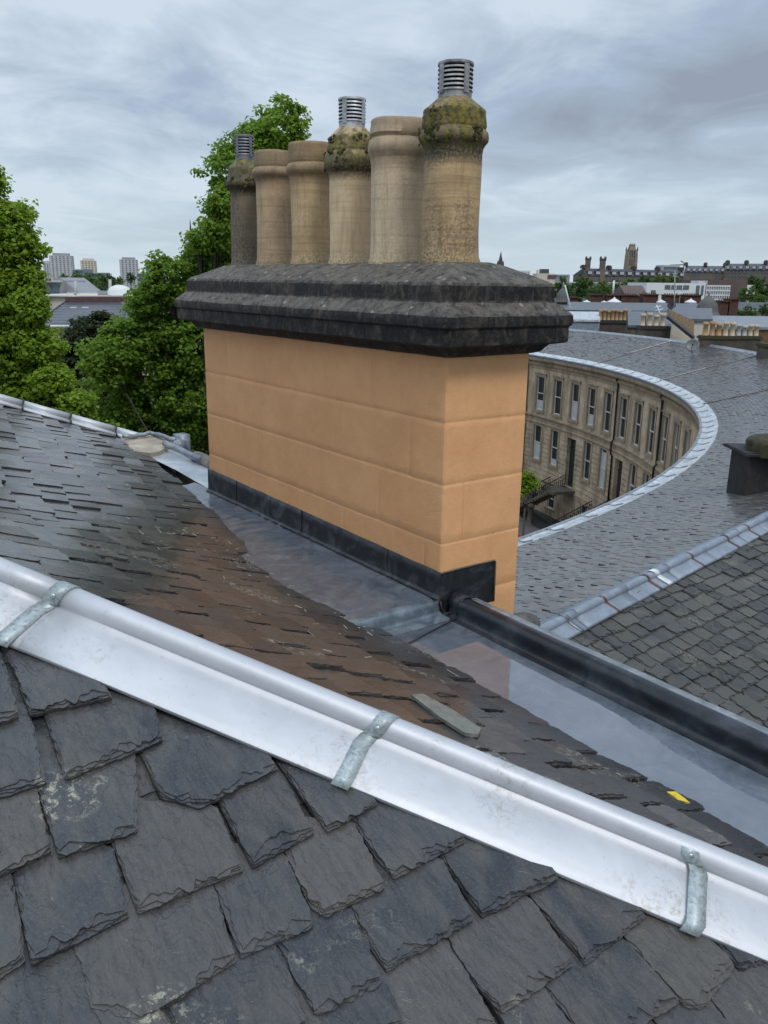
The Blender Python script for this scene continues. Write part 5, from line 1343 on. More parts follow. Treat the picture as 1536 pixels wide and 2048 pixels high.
tree('large leafy tree at the left edge with bright green drooping branches', [(-40, 370, 48), (-70, 440, 90), (20, 450, 52), (-20, 520, 80), (45, 500, 42), (50, 560, 42), (0, 600, 80), (60, 620, 42, -.5), (20, 690, 85), (85, 690, 45, -.5), (40, 760, 80), (110, 760, 42, -.8), (90, 800, 60), (150, 815, 40, -1), (160, 850, 40, -1), (30, 830, 80), (200, 868, 28, -1), (-60, 640, 120, 1), (-60, 780, 120, 1), (90, 870, 60, -.5), (-90, 560, 100, 1)], GZ, 19, M['leaf_a'], leaf=.095, nspray=5200, nper=30, spray=.23, seed=9, trunk=.2)
tree('dark evergreen tree between the two bright green trees', [(165, 680, 50), (200, 665, 38), (140, 740, 60), (215, 700, 50), (190, 770, 70), (160, 830, 70), (240, 840, 70), (200, 640, 20)], GZ, 31, M['leaf_c'], leaf=.12, nspray=1900, nper=28, spray=.28, seed=4, trunk=.2)
# distant trees, each its own
def fartree(label, px, py, r_, Y, mat, seed, base=None, sx=1.0):
    bl_ = [(px, py, r_ * .75), (px - r_ * .5 * sx, py + r_ * .25, r_ * .6), (px + r_ * .5 * sx, py + r_ * .2, r_ * .62), (px, py + r_ * .6, r_ * .8), (px - r_ * .2, py - r_ * .35, r_ * .5)]
    b = base if base is not None else ghill(*at(px, py, Y)[:2])
    sz = r_ * Y / F
    return tree(label, bl_, b, Y, mat, leaf=sz * .13, nspray=150, nper=14, spray=sz * .16, seed=seed, trunk=sz * .08, group='distant trees beyond the roofs', flat=.8)
FT = [('pale olive tree just right of the dark-framed roof house', 178, 566, 22, 150, 'leaf_far2'), ('rounded light tree behind the white roof dome', 205, 560, 18, 160, 'leaf_far2'), ('small dark tree below the middle tower block', 222, 558, 13, 200, 'leaf_far'),
      ('pale tree beneath the beige tower block', 155, 552, 14, 210, 'leaf_far2'), ('dark tree right in front of the rightmost tower block', 262, 553, 11, 190, 'leaf_far'), ('small tree beside the rightmost tower block', 240, 560, 10, 195, 'leaf_far2'), ('light tree below the left tower block', 128, 556, 12, 230, 'leaf_far2'),
      ('dark tree nearest the black stone cap', 1128, 575, 26, 330, 'leaf_far'), ('broad green tree left of the white mast', 1166, 573, 30, 320, 'leaf_far'), ('tree under the left church tower', 1208, 578, 24, 335, 'leaf_far2'), ('dark tree between the two church towers', 1190, 588, 20, 300, 'leaf_far'),
      ('green tree below the mansard terrace and white mast', 1238, 578, 24, 340, 'leaf_far'), ('light tree above the ruined red gable', 1262, 570, 18, 345, 'leaf_far2'), ('dark wide tree below the tall tower', 1292, 566, 22, 350, 'leaf_far'), ('light tree above the white modern building', 1322, 563, 20, 352, 'leaf_far2'),
      ('green tree right above the white modern building', 1350, 562, 19, 354, 'leaf_far2'), ('low tree in front of the brown stone terrace', 1366, 568, 12, 350, 'leaf_far'), ('tree in front of the brown office block', 1494, 588, 22, 205, 'leaf_far2'), ('dark tree at the right edge above the roofs', 1524, 575, 26, 260, 'leaf_far'),
      ('tree behind the brown office block at the right', 1505, 563, 16, 300, 'leaf_far'), ('light bush on the near right behind the flat roof', 1500, 622, 16, 130, 'leaf_far2'), ('dark bush at the right edge behind the flat roof', 1530, 618, 14, 132, 'leaf_far'), ('pale bush beside the dark tiled roof on the right', 1522, 598, 14, 215, 'leaf_far2'), ('light bush behind the brown brick stacks', 1480, 628, 12, 131, 'leaf_far2')]
for i, (lab, px, py, r_, Y, mt) in enumerate(FT): fartree(lab, px, py, r_, Y, M[mt], 100 + i)
sb_ = tree('bright green shrub at the foot of the crescent facade beside the stair', [(1055, 958, 17), (1050, 975, 16), (1064, 968, 14), (1040, 980, 16)], -17.3, 50, M['leaf_a'], leaf=.15, nspray=90, nper=22, spray=.28, seed=77, trunk=.06, kind='shrub')
w1 = bpy.data.materials  # (no-op)
# ================================================================== BUILDINGS BEYOND
def block(name, label, px0, px1, pyt, Y, depth, mat, zb=None, cat='building', roof=None, yaw=0.0, group=None, wallname='wall'):
    a_, b_ = at(px0, pyt, Y), at(px1, pyt, Y); zt_ = (a_[2] + b_[2]) / 2; zb = GZ if zb is None else zb
    mid = (a_ + b_) / 2; wd = b_[0] - a_[0]; ex = np.array([cos(yaw), sin(yaw), 0]); ey = np.array([-sin(yaw), cos(yaw), 0])
    t = thing(name, label, cat, (mid[0], mid[1], zb), group); o0 = np.array([mid[0], mid[1], 0])
    mb = MB(); mb.box(o0 + ey * depth / 2 + Zv * (zb + zt_) / 2, ex * wd / 2, ey * depth / 2, Zv * (zt_ - zb) / 2); mb.build(wallname, mat, t)
    t['_'] = 0; del t['_']
    return t, dict(o=o0, ex=ex, ey=ey, w=wd, zt=zt_, zb=zb, d=depth, Y=Y, m=Y / F)
def feat(t, B, name, u0, u1, z0, z1, mat, out_=.05, dep=.1):
    """box on the front: u 0..1 across, z metres below the top"""
    mb = MB(); c = B['o'] + B['ex'] * B['w'] * ((u0 + u1) / 2 - .5) + Zv * (B['zt'] - (z0 + z1) / 2) - B['ey'] * (out_ - dep / 2)
    mb.box(c, B['ex'] * B['w'] * (u1 - u0) / 2, B['ey'] * dep / 2, Zv * (z1 - z0) / 2); return mb.build(name, mat, t)
M['conc'] = simple('tower concrete', (.42, .42, .43), .9, 0, .12, .2); M['conc_beige'] = simple('beige concrete', (.52, .47, .38), .9, 0, .1, .2); M['conc_dark'] = simple('grey panel', (.26, .27, .29), .9, 0, .1, .2); M['win_far'] = simple('far window', (.10, .12, .14), .3, 0, .2, .5)
M['white'] = simple('white render', (.62, .63, .62), .8, 0, .08, .5); M['brown'] = simple('brown cladding', (.10, .070, .062), .8, 0, .2, .3); M['dslate'] = simple('dark slate far', (.055, .058, .070), .5, 0, .3, .8); M['lslate'] = simple('blue slate', (.085, .090, .105), .42, 0, .25, 1.5)
def tower(label, px0, px1, pyt, Y, mat, floors, cols, dark, plinth=True, group='concrete tower blocks on the left skyline'):
    t, B = block('tower_block', label, px0, px1, pyt, Y, (px1 - px0) * Y / F * .8, mat, yaw=.25, group=group)
    H_ = B['zt'] - B['zb']; fh = min(H_ / floors, 2.9)
    for k in range(floors):
        feat(t, B, 'window_band', .03, .97, .8 + k * fh, .8 + k * fh + fh * .45, M['win_far'], .12, .2)
    for c in range(cols): feat(t, B, 'pier', c / cols + .01, c / cols + .045 + .4 / cols, 0, H_, mat, .35, .5)
    mb = MB(); mb.box(B['o'] + B['ey'] * B['d'] / 2 + Zv * (B['zt'] + 1.2), B['ex'] * B['w'] * .36, B['ey'] * B['d'] * .3, Zv * 1.2); mb.build('plant_room', dark, t)
    return t
tower('grey tower block with a dark top, leftmost of the skyline towers clear of the tree', 99, 142, 511, 900, M['conc'], 20, 6, M['conc_dark'])
tower('pale tower sliver half behind the tree at the left', 86, 100, 526, 960, M['conc'], 16, 3, M['conc'])
tower('beige tower block, the middle one on the left skyline', 161, 190, 521, 1000, M['conc_beige'], 16, 5, M['conc_beige'])
tower('grey tower block nearest the big lime tree', 239, 274, 519, 950, M['conc'], 18, 5, M['conc_dark'])
M['teal'] = simple('teal glass', (.07, .13, .16), .15, .1, .2, .1)
for lab, x0, x1, yt, Y in (('low teal glass office below the beige tower', 145, 166, 538, 600), ('long low glass office right of the beige tower', 166, 202, 545, 620), ('teal glass office cut off by the lime tree', 291, 316, 530, 620), ('low pale office under the rightmost tower', 274, 292, 546, 700)):
    t, B = block('office_building', lab, x0, x1, yt, Y, 20, M['teal']); H_ = B['zt'] - B['zb']
    for k in range(4): feat(t, B, 'floor_band', 0, 1, k * 3.4, k * 3.4 + .7, M['conc'], .2, .3)
def spire(label, px, pyt, pyb, wpx, Y, mat, shaft=.35):
    m = Y / F; tp = at(px, pyt, Y); zb = ghill(tp[0], tp[1]) if px > 800 else GZ; w_ = wpx * m / 2; zs = at(px, pyb, Y)[2]; zmid = zs + (tp[2] - zs) * shaft
    t = thing('church_spire', label, 'spire', (tp[0], tp[1], zb)); c = np.array([tp[0], tp[1], 0])
    mb = MB(); mb.box(c + Zv * (zb + zmid) / 2, np.array([w_ * .8, 0, 0]), np.array([0, w_ * .8, 0]), Zv * (zmid - zb) / 2); mb.build('tower', mat, t)
    mb = MB(); mb.lathe(c + Zv * zmid, [(w_ * .95, -.5), (w_ * .92, 0), (w_ * .55, (tp[2] - zmid) * .35), (w_ * .25, (tp[2] - zmid) * .72), (w_ * .05, tp[2] - zmid)], 8); mb.build('steeple', mat, t)
    for sx in (-1, 1):
        for sy in (-1, 1):
            mb = MB(); mb.lathe(c + Zv * zmid + np.array([sx * w_ * .72, sy * w_ * .72, 0]), [(w_ * .18, -1), (w_ * .18, w_ * .6), (.02, w_ * 1.5)], 6); mb.build('pinnacle', mat, t)
M['spire'] = simple('dark spire stone', (.060, .050, .048), .9, 0, .2, .3)
spire('slim dark church spire left of the clay pots, rising above the lime tree', 380, 438, 520, 11, 420, M['spire'], .35)
spire('dark church spire beside the right end of the stone cap', 1002, 503, 552, 14, 520, M['spire'], .40)
t, B = block('slab_building', 'long white slab building just right of the spire', 1009, 1061, 541, 900, 25, M['white'])
for k in range(14): feat(t, B, 'window_strip', .03 + k * .069, .055 + k * .069, 1, 14, M['win_far'], .1, .2)
t, B = block('industrial_building', 'pale industrial building with roof plant on the right skyline', 1074, 1110, 547, 1000, 30, M['conc_beige'])
feat(t, B, 'roof_plant', .25, .68, -5, 1, M['dslate'], -2, 14); feat(t, B, 'tower_box', .03, .10, -4, 2, M['conc_beige'], -2, 6); feat(t, B, 'lower_wing', .6, 1.1, 1.5, 6, M['brown'], .5, 10)
t, B = block('warehouse', 'low grey warehouse on the far right skyline next to the cap', 1104, 1140, 549, 1050, 30, M['conc_dark']); feat(t, B, 'window_strip', .1, .9, 1.5, 3, M['win_far'])
# ---- towers on the hill
def sq_tower(label, px0, px1, pyt, pybase, Y, name='bell_tower'):
    m = Y / F; c = at((px0 + px1) / 2, pyt, Y); w_ = (px1 - px0) * m / 2; zb = ghill(c[0], c[1]) - 1; t = thing(name, label, 'tower', (c[0], c[1], zb)); o = np.array([c[0], c[1], 0]); zt_ = c[2]
    pin = w_ * 1.15; mb = MB(); mb.box(o + Zv * (zb + zt_ - pin) / 2, np.array([w_ * .85, 0, 0]), np.array([0, w_ * .85, 0]), Zv * (zt_ - pin - zb) / 2); mb.build('shaft', M['sand_brown'], t)
    mb = MB(); mb.box(o + Zv * (zt_ - pin), np.array([w_ * .98, 0, 0]), np.array([0, w_ * .98, 0]), Zv * .5); mb.build('parapet', M['stack'], t)
    for sx in (-1, 1):
        for sy in (-1, 1): mb = MB(); mb.lathe(o + np.array([sx * w_ * .78, sy * w_ * .78, zt_ - pin]), [(w_ * .2, 0), (w_ * .2, pin * .6), (.05, pin)], 6); mb.build('pinnacle', M['stack'], t)
    for sx in (-.35, .35): mb = MB(); mb.box(o + np.array([sx * w_, -w_ * .86, zt_ - pin - w_ * 1.6]), np.array([w_ * .13, 0, 0]), np.array([0, .2, 0]), Zv * w_ * .9); mb.build('belfry_opening', M['win_far'], t)
sq_tower('left of the two slim pinnacled church towers on the hill', 1172, 1182, 512, 545, 455); sq_tower('right of the two slim pinnacled church towers on the hill', 1201, 1212, 512, 540, 455)
def big_tower():
    Y = 500; m = Y / F; c = at(1265, 486, Y); zb = ghill(c[0], c[1]) - 1; t = thing('church_tower', 'tallest sandstone tower with a lantern top on the hill', 'tower', (c[0], c[1], zb)); o = np.array([c[0], c[1], 0])
    z_ = lambda y: at(1265, y, Y)[2]; mats = M['conc_tower']
    for nm, y0, y1, w0, w1 in (('shaft', 575, 512, 11.2, 9.6), ('belfry', 512, 499, 9.6, 8.6), ('lantern', 499, 490, 5.2, 4.6), ('cap', 490, 487, 5.8, 3.0)):
        mb = MB(); vs = []
        for y, w_ in ((y0, w0), (y1, w1)):
            for sx, sy in ((-1, -1), (1, -1), (1, 1), (-1, 1)): vs.append(o + np.array([sx * w_ * m, sy * w_ * m, z_(y)]))
        mb.add(vs, [(0, 1, 5, 4), (1, 2, 6, 5), (2, 3, 7, 6), (3, 0, 4, 7), (4, 5, 6, 7)]); mb.build(nm, mats, t)
    for sx in (-1, 1):
        for sy in (-1, 1): mb = MB(); mb.lathe(o + np.array([sx * 8.4 * m, sy * 8.4 * m, z_(502)]), [(1.2 * m, 0), (1.2 * m, 4 * m), (.1, 8 * m)], 6); mb.build('pinnacle', M['stack'], t)
    for sx in (-.45, 0, .45):
        for (y0, y1) in ((514, 500), (530, 518), (547, 536)):
            mb = MB(); mb.box(o + np.array([sx * 9 * m, -10.3 * m, (z_(y0) + z_(y1)) / 2]), np.array([.9 * m, 0, 0]), np.array([0, .9 * m, 0]), Zv * (z_(y1) - z_(y0)) / 2); mb.build('opening', M['win_far'], t)
M['conc_tower'] = sandstone('tower sandstone', (.26, .20, .14), (.36, .29, .21), (.46, .38, .28), dirt=.5, sc=.08)
big_tower()
# ---- terraces on the hill
def terrace(label, px0, py0, px1, py1, Y0, Y1, eave_px, base_px, ncol, nrow, wall, roofm, ndorm, nstack):
    a_, b_ = at(px0, py0, Y0), at(px1, py1, Y1); m = (Y0 + Y1) / 2 / F; ex = (b_ - a_) * np.array([1, 1, 0]); L_ = np.linalg.norm(ex); ex /= L_; ey = np.array([-ex[1], ex[0], 0]); mid = (a_ + b_) / 2; zr = lambda t_: a_[2] * (1 - t_) + b_[2] * t_
    zt_ = (a_[2] + b_[2]) / 2; ze = zt_ - eave_px * m; zb = ze - base_px * m
    t = thing('terrace_row', label, 'terrace', (mid[0], mid[1], zb)); o = np.array([mid[0], mid[1], 0])
    mb = MB(); mb.box(o + ey * 5 + Zv * (ze + zb) / 2, ex * L_ / 2, ey * 5, Zv * (ze - zb) / 2); mb.build('wall', wall, t)
    mb = MB(); q = [o - ex * L_ / 2 - ey * .4, o + ex * L_ / 2 - ey * .4]; mb.face([q[0] + Zv * ze, q[1] + Zv * ze, q[1] + Zv * zt_ + ey * 3, q[0] + Zv * zt_ + ey * 3]); mb.face([q[0] + Zv * zt_ + ey * 3, q[1] + Zv * zt_ + ey * 3, q[1] + Zv * ze + ey * 11, q[0] + Zv * ze + ey * 11])
    mb.face([q[0] + Zv * ze, q[0] + Zv * zt_ + ey * 3, q[0] + Zv * ze + ey * 11]); mb.face([q[1] + Zv * ze, q[1] + Zv * ze + ey * 11, q[1] + Zv * zt_ + ey * 3]); mb.build('roof', roofm, t)
    hh = base_px * m / nrow
    for r in range(nrow):
        for c in range(ncol):
            p = o + ex * L_ * ((c + .5) / ncol - .5) - ey * .05 + Zv * (ze - hh * (r + .5)); mb = MB(); mb.box(p, ex * L_ / ncol * .18, ey * .12, Zv * hh * .30); mb.build('window', M['win_far'], t)
    for k in range(ndorm):
        p = o + ex * L_ * ((k + .5) / ndorm - .5) + ey * .9 + Zv * (ze + eave_px * m * .40); mb = MB(); mb.box(p, ex * min(1.6, L_ / ndorm * .3), ey * 1.3, Zv * eave_px * m * .26); f_ = mb.build('dormer', roofm, t)
        mb = MB(); mb.box(p - ey * 1.32, ex * min(1.3, L_ / ndorm * .24), ey * .08, Zv * eave_px * m * .19); q_ = mb.build('pane', M['conc'], None, org=ORG[t.name]); q_.parent = f_; q_.location = (0, 0, 0)
    for k in range(nstack):
        p = o + ex * L_ * ((k + .0) / max(1, nstack - 1) - .5) * .98 + ey * 3 + Zv * (zt_ + 2.2 * m); mb = MB(); mb.box(p, ex * 3.2 * m, ey * 1.5, Zv * 2.6 * m); mb.box(p + Zv * 3.4 * m, ex * 2.2 * m, ey * 1.0, Zv * .8 * m); mb.build('chimney', M['stack'], t)
    return t
terrace('long dark mansard terrace running below the church towers', 1171, 544, 1372, 534, 450, 480, 13, 12, 26, 1, M['sand_brown'], M['dslate'], 13, 5)
terrace('brown stone terrace with a slate roof left of the taller terrace', 1372, 532, 1452, 531, 430, 425, 12, 24, 12, 3, M['sand_brown'], M['lslate'], 7, 3)
terrace('tallest brown stone terrace at the right edge of the hill', 1451, 526, 1570, 528, 415, 400, 12, 30, 16, 4, M['sand_brown'], M['lslate'], 9, 4)
t, B = block('roof_pavilion', 'pale plant building with a crane rising behind the mansard terrace', 1326, 1360, 530, 560, 15, M['conc'], cat='building'); feat(t, B, 'window_strip', .05, .95, 1, 3, M['win_far'])
mb = MB(); c_ = at(1368, 532, 600); mb.tube([c_ - Zv * 20, c_ + Zv * 2, at(1362, 522, 600)], .6, 5); mb.tube([at(1340, 530, 600), at(1372, 529, 600)], .5, 5); tag(mb.build('crane', M['conc_dark'], None, org=c_ - Zv * 20), 'tiny grey crane jib above the mansard terrace', 'crane')
# ---- modern blocks in the middle distance
t, B = block('modern_building', 'white flat-roofed modern building with ribbon windows', 1294, 1412, 566, 225, 18, M['white']); m = B['m']
feat(t, B, 'ribbon_window', .31, .72, 4 * m, 12 * m, M['win_far'], .1, .2); feat(t, B, 'tall_window', .84, .90, 4 * m, 22 * m, M['win_far'], .1, .2); feat(t, B, 'tall_window', .93, .97, 4 * m, 22 * m, M['win_far'], .1, .2); feat(t, B, 'small_window', .08, .16, 14 * m, 20 * m, M['win_far'], .1, .2)
for u in (.40, .49, .60): feat(t, B, 'mullion', u, u + .012, 4 * m, 12 * m, M['white'], .25, .1)
feat(t, B, 'roof_box', .9, 1.05, -5 * m, 2 * m, M['conc'], -1, 6)
t, B = block('office_block', 'brown office block with white banded windows', 1412, 1496, 560, 238, 20, M['brown']); m = B['m']
for k in range(5):
    feat(t, B, 'white_band', .02, .60, (10 + k * 8.4) * m, (12.6 + k * 8.4) * m, M['white'], .3, .4)
    feat(t, B, 'ribbon_window', .02, .60, (12.6 + k * 8.4) * m, (18 + k * 8.4) * m, M['conc_dark'], .12, .2)
for k in range(11): feat(t, B, 'mullion', .025 + k * .055, .035 + k * .055, 10 * m, 50 * m, M['white'], .36, .3)
t, B = block('white_block', 'small white block behind the trees at the right edge', 1494, 1512, 570, 280, 10, M['white']); feat(t, B, 'window', .5, .8, 3, 6, M['win_far'], .1, .2)
def gabled(label, px0, px1, pyt, pye, Y, depth, wall, roofm, name='house', zb=None):
    t, B = block(name, label, px0, px1, pye, Y, depth, wall, zb=zb); zt_ = at((px0 + px1) / 2, pyt, Y)[2]; a_ = B['o'] - B['ex'] * B['w'] * .52; b_ = B['o'] + B['ex'] * B['w'] * .52; e = B['ey']; d = B['d']; z0 = B['zt']
    mb = MB(); mb.face([a_ - e * .3 + Zv * z0, b_ - e * .3 + Zv * z0, b_ + e * d / 2 + Zv * zt_, a_ + e * d / 2 + Zv * zt_]); mb.face([a_ + e * d / 2 + Zv * zt_, b_ + e * d / 2 + Zv * zt_, b_ + e * (d + .3) + Zv * z0, a_ + e * (d + .3) + Zv * z0])
    mb.face([a_ - e * .3 + Zv * z0, a_ + e * d / 2 + Zv * zt_, a_ + e * (d + .3) + Zv * z0]); mb.face([b_ - e * .3 + Zv * z0, b_ + e * (d + .3) + Zv * z0, b_ + e * d / 2 + Zv * zt_]); mb.build('roof', roofm, t); return t, B
gabled('long low house with a dark tiled roof at the right edge', 1474, 1570, 606, 622, 150, 12, M['sand_brown'], M['dslate'])
gabled('old red sandstone house with a ruined gable beside the white building', 1252, 1296, 571, 592, 170, 10, M['sand_red'], M['brown'])
# ---- the red brick stacks in a row, with low pale rooflights between them
def redstack(label, x0, x1, yt, yb, Y):
    t, B = block('brick_stack', label, x0, x1, yt + 3, Y, 1.6, M['sand_red'], zb=at(x0, yb, Y)[2] - 1, cat='chimney', group='red brick stacks in a row'); m = B['m']
    mb = MB(); mb.box(B['o'] + B['ey'] * .8 + Zv * (B['zt'] + .8 * m), B['ex'] * (B['w'] / 2 + m), B['ey'] * 1.0, Zv * 1.0 * m); mb.build('coping', M['sand_red'], t)
    n = max(3, int((x1 - x0) / 4.2))
    for k in range(n): small_pot(B['o'] + B['ex'] * B['w'] * ((k + .5) / n - .5) + B['ey'] * .8 + Zv * (B['zt'] + 1.8 * m), 1.2 * m, 2.2 * m, M['sand_red'], t)
for lab, x0, x1, yt, yb in (('widest-spaced red brick stack at the left end of the row', 1181, 1206, 587, 606), ('second red brick stack, under the white mast', 1214, 1240, 588, 606), ('third red brick stack in the row', 1243, 1276, 588, 607), ('fourth red brick stack, left of the black dish', 1287, 1317, 587, 607), ('fifth red brick stack, behind the antenna mast', 1331, 1360, 588, 607), ('sixth red brick stack beside the large dome', 1369, 1403, 588, 607), ('tiny red stack beside the small dome', 1126, 1136, 593, 606), ('tiny red stack second from the small dome', 1145, 1156, 593, 604), ('tall red brown stack right of the large dome', 1441, 1460, 600, 632), ('dark red stack behind the tall red brown stack', 1458, 1478, 596, 625)):
    redstack(lab, x0, x1, yt, yb, 110 if x0 < 1440 else 95)
def rooflight(label, px, py, Y, r_px):
    m = Y / F; c = at(px, py, Y); mb = MB(); mb.lathe((0, 0, 0), [(r_px * m, 0), (r_px * m, .15), (.15 * r_px * m, r_px * m * .62), (.08, r_px * m * .8)], 12); o = mb.build('rooflight', M['white'], None); o.location = tuple(c); tag(o, label, 'rooflight', 'pale conical rooflights')
for lab, px, r_ in (('pale conical rooflight at the left of the row', 1173, 8), ('widest pale conical rooflight under the mast', 1228, 14), ('pale conical rooflight right of the third stack', 1322, 9), ('pale conical rooflight beside the sixth stack', 1381, 11), ('sliver of pale rooflight between the first stacks', 1208, 6)): rooflight(lab, px, 606, 106, r_)
def dome(label, px, pyt, pyb, rpx, Y):
    m = Y / F; c = at(px, pyb, Y); z_ = lambda y: (at(px, y, Y)[2] - c[2]); r_ = rpx * m; t = thing('ogee_dome', label, 'dome', tuple(c - Zv * 3)); H_ = z_(pyt)
    mb = MB(); mb.lathe(c, [(r_ * .82, -3), (r_ * .82, 0)], 20); mb.build('drum', M['stack'], t)
    mb = MB(); mb.lathe(c, [(r_ * 1.08, 0), (r_ * 1.0, H_ * .06), (r_ * .92, H_ * .14), (r_ * .88, H_ * .28), (r_ * .80, H_ * .42), (r_ * .66, H_ * .55), (r_ * .46, H_ * .66), (r_ * .24, H_ * .74), (r_ * .10, H_ * .79), (r_ * .05, H_ * .84)], 24); mb.build('shell', simple('dome lead', (.085, .085, .08), .75, 0, .25, 1), t, True)
    mb = MB(); mb.lathe(c + Zv * H_ * .80, [(r_ * .05, 0), (r_ * .12, H_ * .04), (r_ * .05, H_ * .08), (r_ * .10, H_ * .12), (.02, H_ * .22)], 8); mb.build('finial', M['lead_light'], t, True)
dome('large grey ogee dome with a finial beyond the crescent', 1413, 582, 630, 23, 88); dome('small grey ogee dome close to the black stone cap', 1124, 568, 604, 13, 100)
# ---- flat roofs right behind the crescent
def slab(name, label, q, thick, mat, cat='roof', top=None):
    """q: four (px,py,z) corners of a roof plane"""
    P = [onz(x, y, z) for x, y, z in q]; t = thing(name, label, cat, tuple(sum(P) / 4 - Zv * thick)); mb = MB(); L_ = [p - Zv * thick for p in P]; mb.add(P + L_, [(0, 1, 2, 3), (7, 6, 5, 4)] + [(i, i + 4, (i + 1) % 4 + 4, (i + 1) % 4) for i in range(4)]); mb.build('walls', top or M['stack'], t)
    mb = MB(); c = sum(P) / 4; P2 = [p + (p - c) * .01 + Zv * .02 for p in P]; L2 = [p - Zv * .25 for p in P2]; mb.add(P2 + L2, [(0, 1, 2, 3)] + [(i, i + 4, (i + 1) % 4 + 4, (i + 1) % 4) for i in range(4)]); mb.build('roof_sheet', mat, t); return t
def wallroof(name, label, px0, px1, pt, pb, Y0, Y1, wall, roofm, zb=GZ, cat='building', prow=None):
    """a block with a visible roof plane: front eave at pb (distance Y0), back edge at pt (distance Y1)"""
    f0, f1 = at(px0, pb, Y0), at(px1, pb, Y0); z = (f0[2] + f1[2]) / 2; b0, b1 = at(px0, pt, Y1), at(px1, pt, Y1); zb2 = (b0[2] + b1[2]) / 2
    t = thing(name, label, cat, ((f0[0] + f1[0]) / 2, Y0, zb)); mb = MB()
    F0, F1 = np.array([f0[0], Y0, z]), np.array([f1[0], Y0, z]); B0, B1 = np.array([b0[0], Y1, zb2]), np.array([b1[0], Y1, zb2]); dn = lambda p: np.array([p[0], p[1], zb])
    mb.face([dn(F0), dn(F1), F1, F0]); mb.face([dn(F1), dn(B1), B1, F1]); mb.face([dn(B0), dn(F0), F0, B0]); mb.face([dn(B1), dn(B0), B0, B1]); mb.build('wall', wall, t)
    u_ = np.array([0, -.15, .05]); mb = MB(); P = [F0 + u_, F1 + u_, B1 + Zv * .05, B0 + Zv * .05]; mb.add(P + [p - Zv * .2 for p in P], [(0, 1, 2, 3), (0, 4, 5, 1), (1, 5, 6, 2), (3, 2, 6, 7), (0, 3, 7, 4)]); mb.build('roof', roofm, t); return t
wallroof('flat_roof_building', 'long low building with a grey sheet roof in front of the red stacks', 1113, 1400, 606, 622, 92, 104, M['dslate'], M['lslate'])
wallroof('flat_roof_building', 'flat-roofed building with a pale green and white edge left of the orange pots', 1122, 1200, 624, 640, 84, 90, M['lead_blue'], M['lead_pale'])
wallroof('slate_house', 'slate roof patch behind the dark stack with four pale pots', 1255, 1345, 624, 652, 76, 83, M['stack'], M['lslate'])
wallroof('brick_gable_house', 'brick gabled house with a pale slate roof beside the large dome', 1346, 1424, 617, 639, 64, 76, M['conc_beige'], M['lslate'])
wallroof('timber_clad_building', 'long timber-clad building with a pale flat roof behind the mossy stack', 1385, 1580, 633, 655, 68, 74, simple('timber cladding', (.14, .075, .035), .8, 0, .4, 4), M['lead_light'])
mb = MB()   # sloping dark gable coping beside the brick house
P_ = [at(1334, 632, 62.3), at(1356, 650, 62.3), at(1388, 676, 62.3)]; mb.tube(P_, .16, 4); tag(mb.build('gable_coping', M['dslate'], None, org=P_[0]), 'dark sloping gable coping left of the brick house', 'coping')
mb = MB(); P_ = [at(1345, 640, 62.5), at(1385, 668, 61), at(1345, 672, 61)]; Q_ = [at(1338, 619, 62.6), at(1388, 641, 62.6), at(1388, 674, 62.6), at(1338, 636, 62.6)]
mb.add(Q_ + [p + np.array([0, .35, 0]) for p in Q_], [(0, 3, 2, 1), (0, 1, 5, 4), (1, 2, 6, 5), (3, 0, 4, 7), (2, 3, 7, 6)]); tag(mb.build('brick_gable', simple('buff brick', (.24, .17, .10), .85, 0, .35, 6), None, org=Q_[0]), 'buff brick gable wall under the pale slate roof', 'wall')
# masts
def mast(label, pts, Y, r_, mat, cat='mast', arms=()):
    mb = MB(); P_ = [at(x, y, Y) for x, y in pts]; mb.tube(P_, r_, 6)
    for (x0, y0, x1, y1) in arms: mb.tube([at(x0, y0, Y), at(x1, y1, Y)], r_ * .7, 4)
    tag(mb.build('mast', mat, None, True, org=P_[0]), label, cat)
mast('leaning white pole beside the small dome', [(1141, 616), (1130, 570)], 90, .07, M['white']); mast('white pole standing above the second red stack', [(1226, 588), (1228, 561)], 108, .13, M['white'])
mast('tall thin antenna mast in front of the white building', [(1348, 640), (1350, 542)], 88, .06, M['conc_dark'], arms=((1343, 548, 1356, 547), (1345, 554, 1354, 553)))
mast('leaning white aerial behind the pale pots', [(1325, 640), (1313, 610)], 78, .07, M['white'], 'aerial', arms=((1308, 616, 1322, 612), (1310, 622, 1326, 618)))
mast('thin dark aerial above the dark stack', [(1291, 652), (1292, 622)], 68, .05, M['soot'], 'aerial')
mast('thin aerial on the left of the small dome', [(1129, 576), (1127, 564)], 100, .06, M['conc_dark'], 'aerial')
# ---- left: houses seen between the trees
Yh = 62; t = thing('slate_hip_house', 'low house with a hipped slate roof and brown brick band seen between the trees', 'house', tuple(at(160, 600, Yh) * np.array([1, 1, 0]) + Zv * GZ))
a0, a1, b0, b1 = at(60, 652, Yh - 8), at(262, 652, Yh - 8), at(130, 604, Yh), at(240, 604, Yh); mb = MB(); e0, e1 = np.array([a0[0], a0[1], a0[2]]), np.array([a1[0] + 3, a1[1], a0[2]])
mb.face([e0, e1, b1, b0]); mb.face([e0, b0, b0 + np.array([-4, 4, -3.])]); mb.build('roof', simple('house slate', (.050, .055, .068), .40, 0, .25, 3, .3, .02), t)
mb = MB(); n = 9
for k in range(1, n): p0, p1 = e0 * (1 - k / n) + b0 * k / n, e1 * (1 - k / n) + b1 * k / n; mb.tube([p0 + Zv * .01, p1 + Zv * .01], .015, 3)
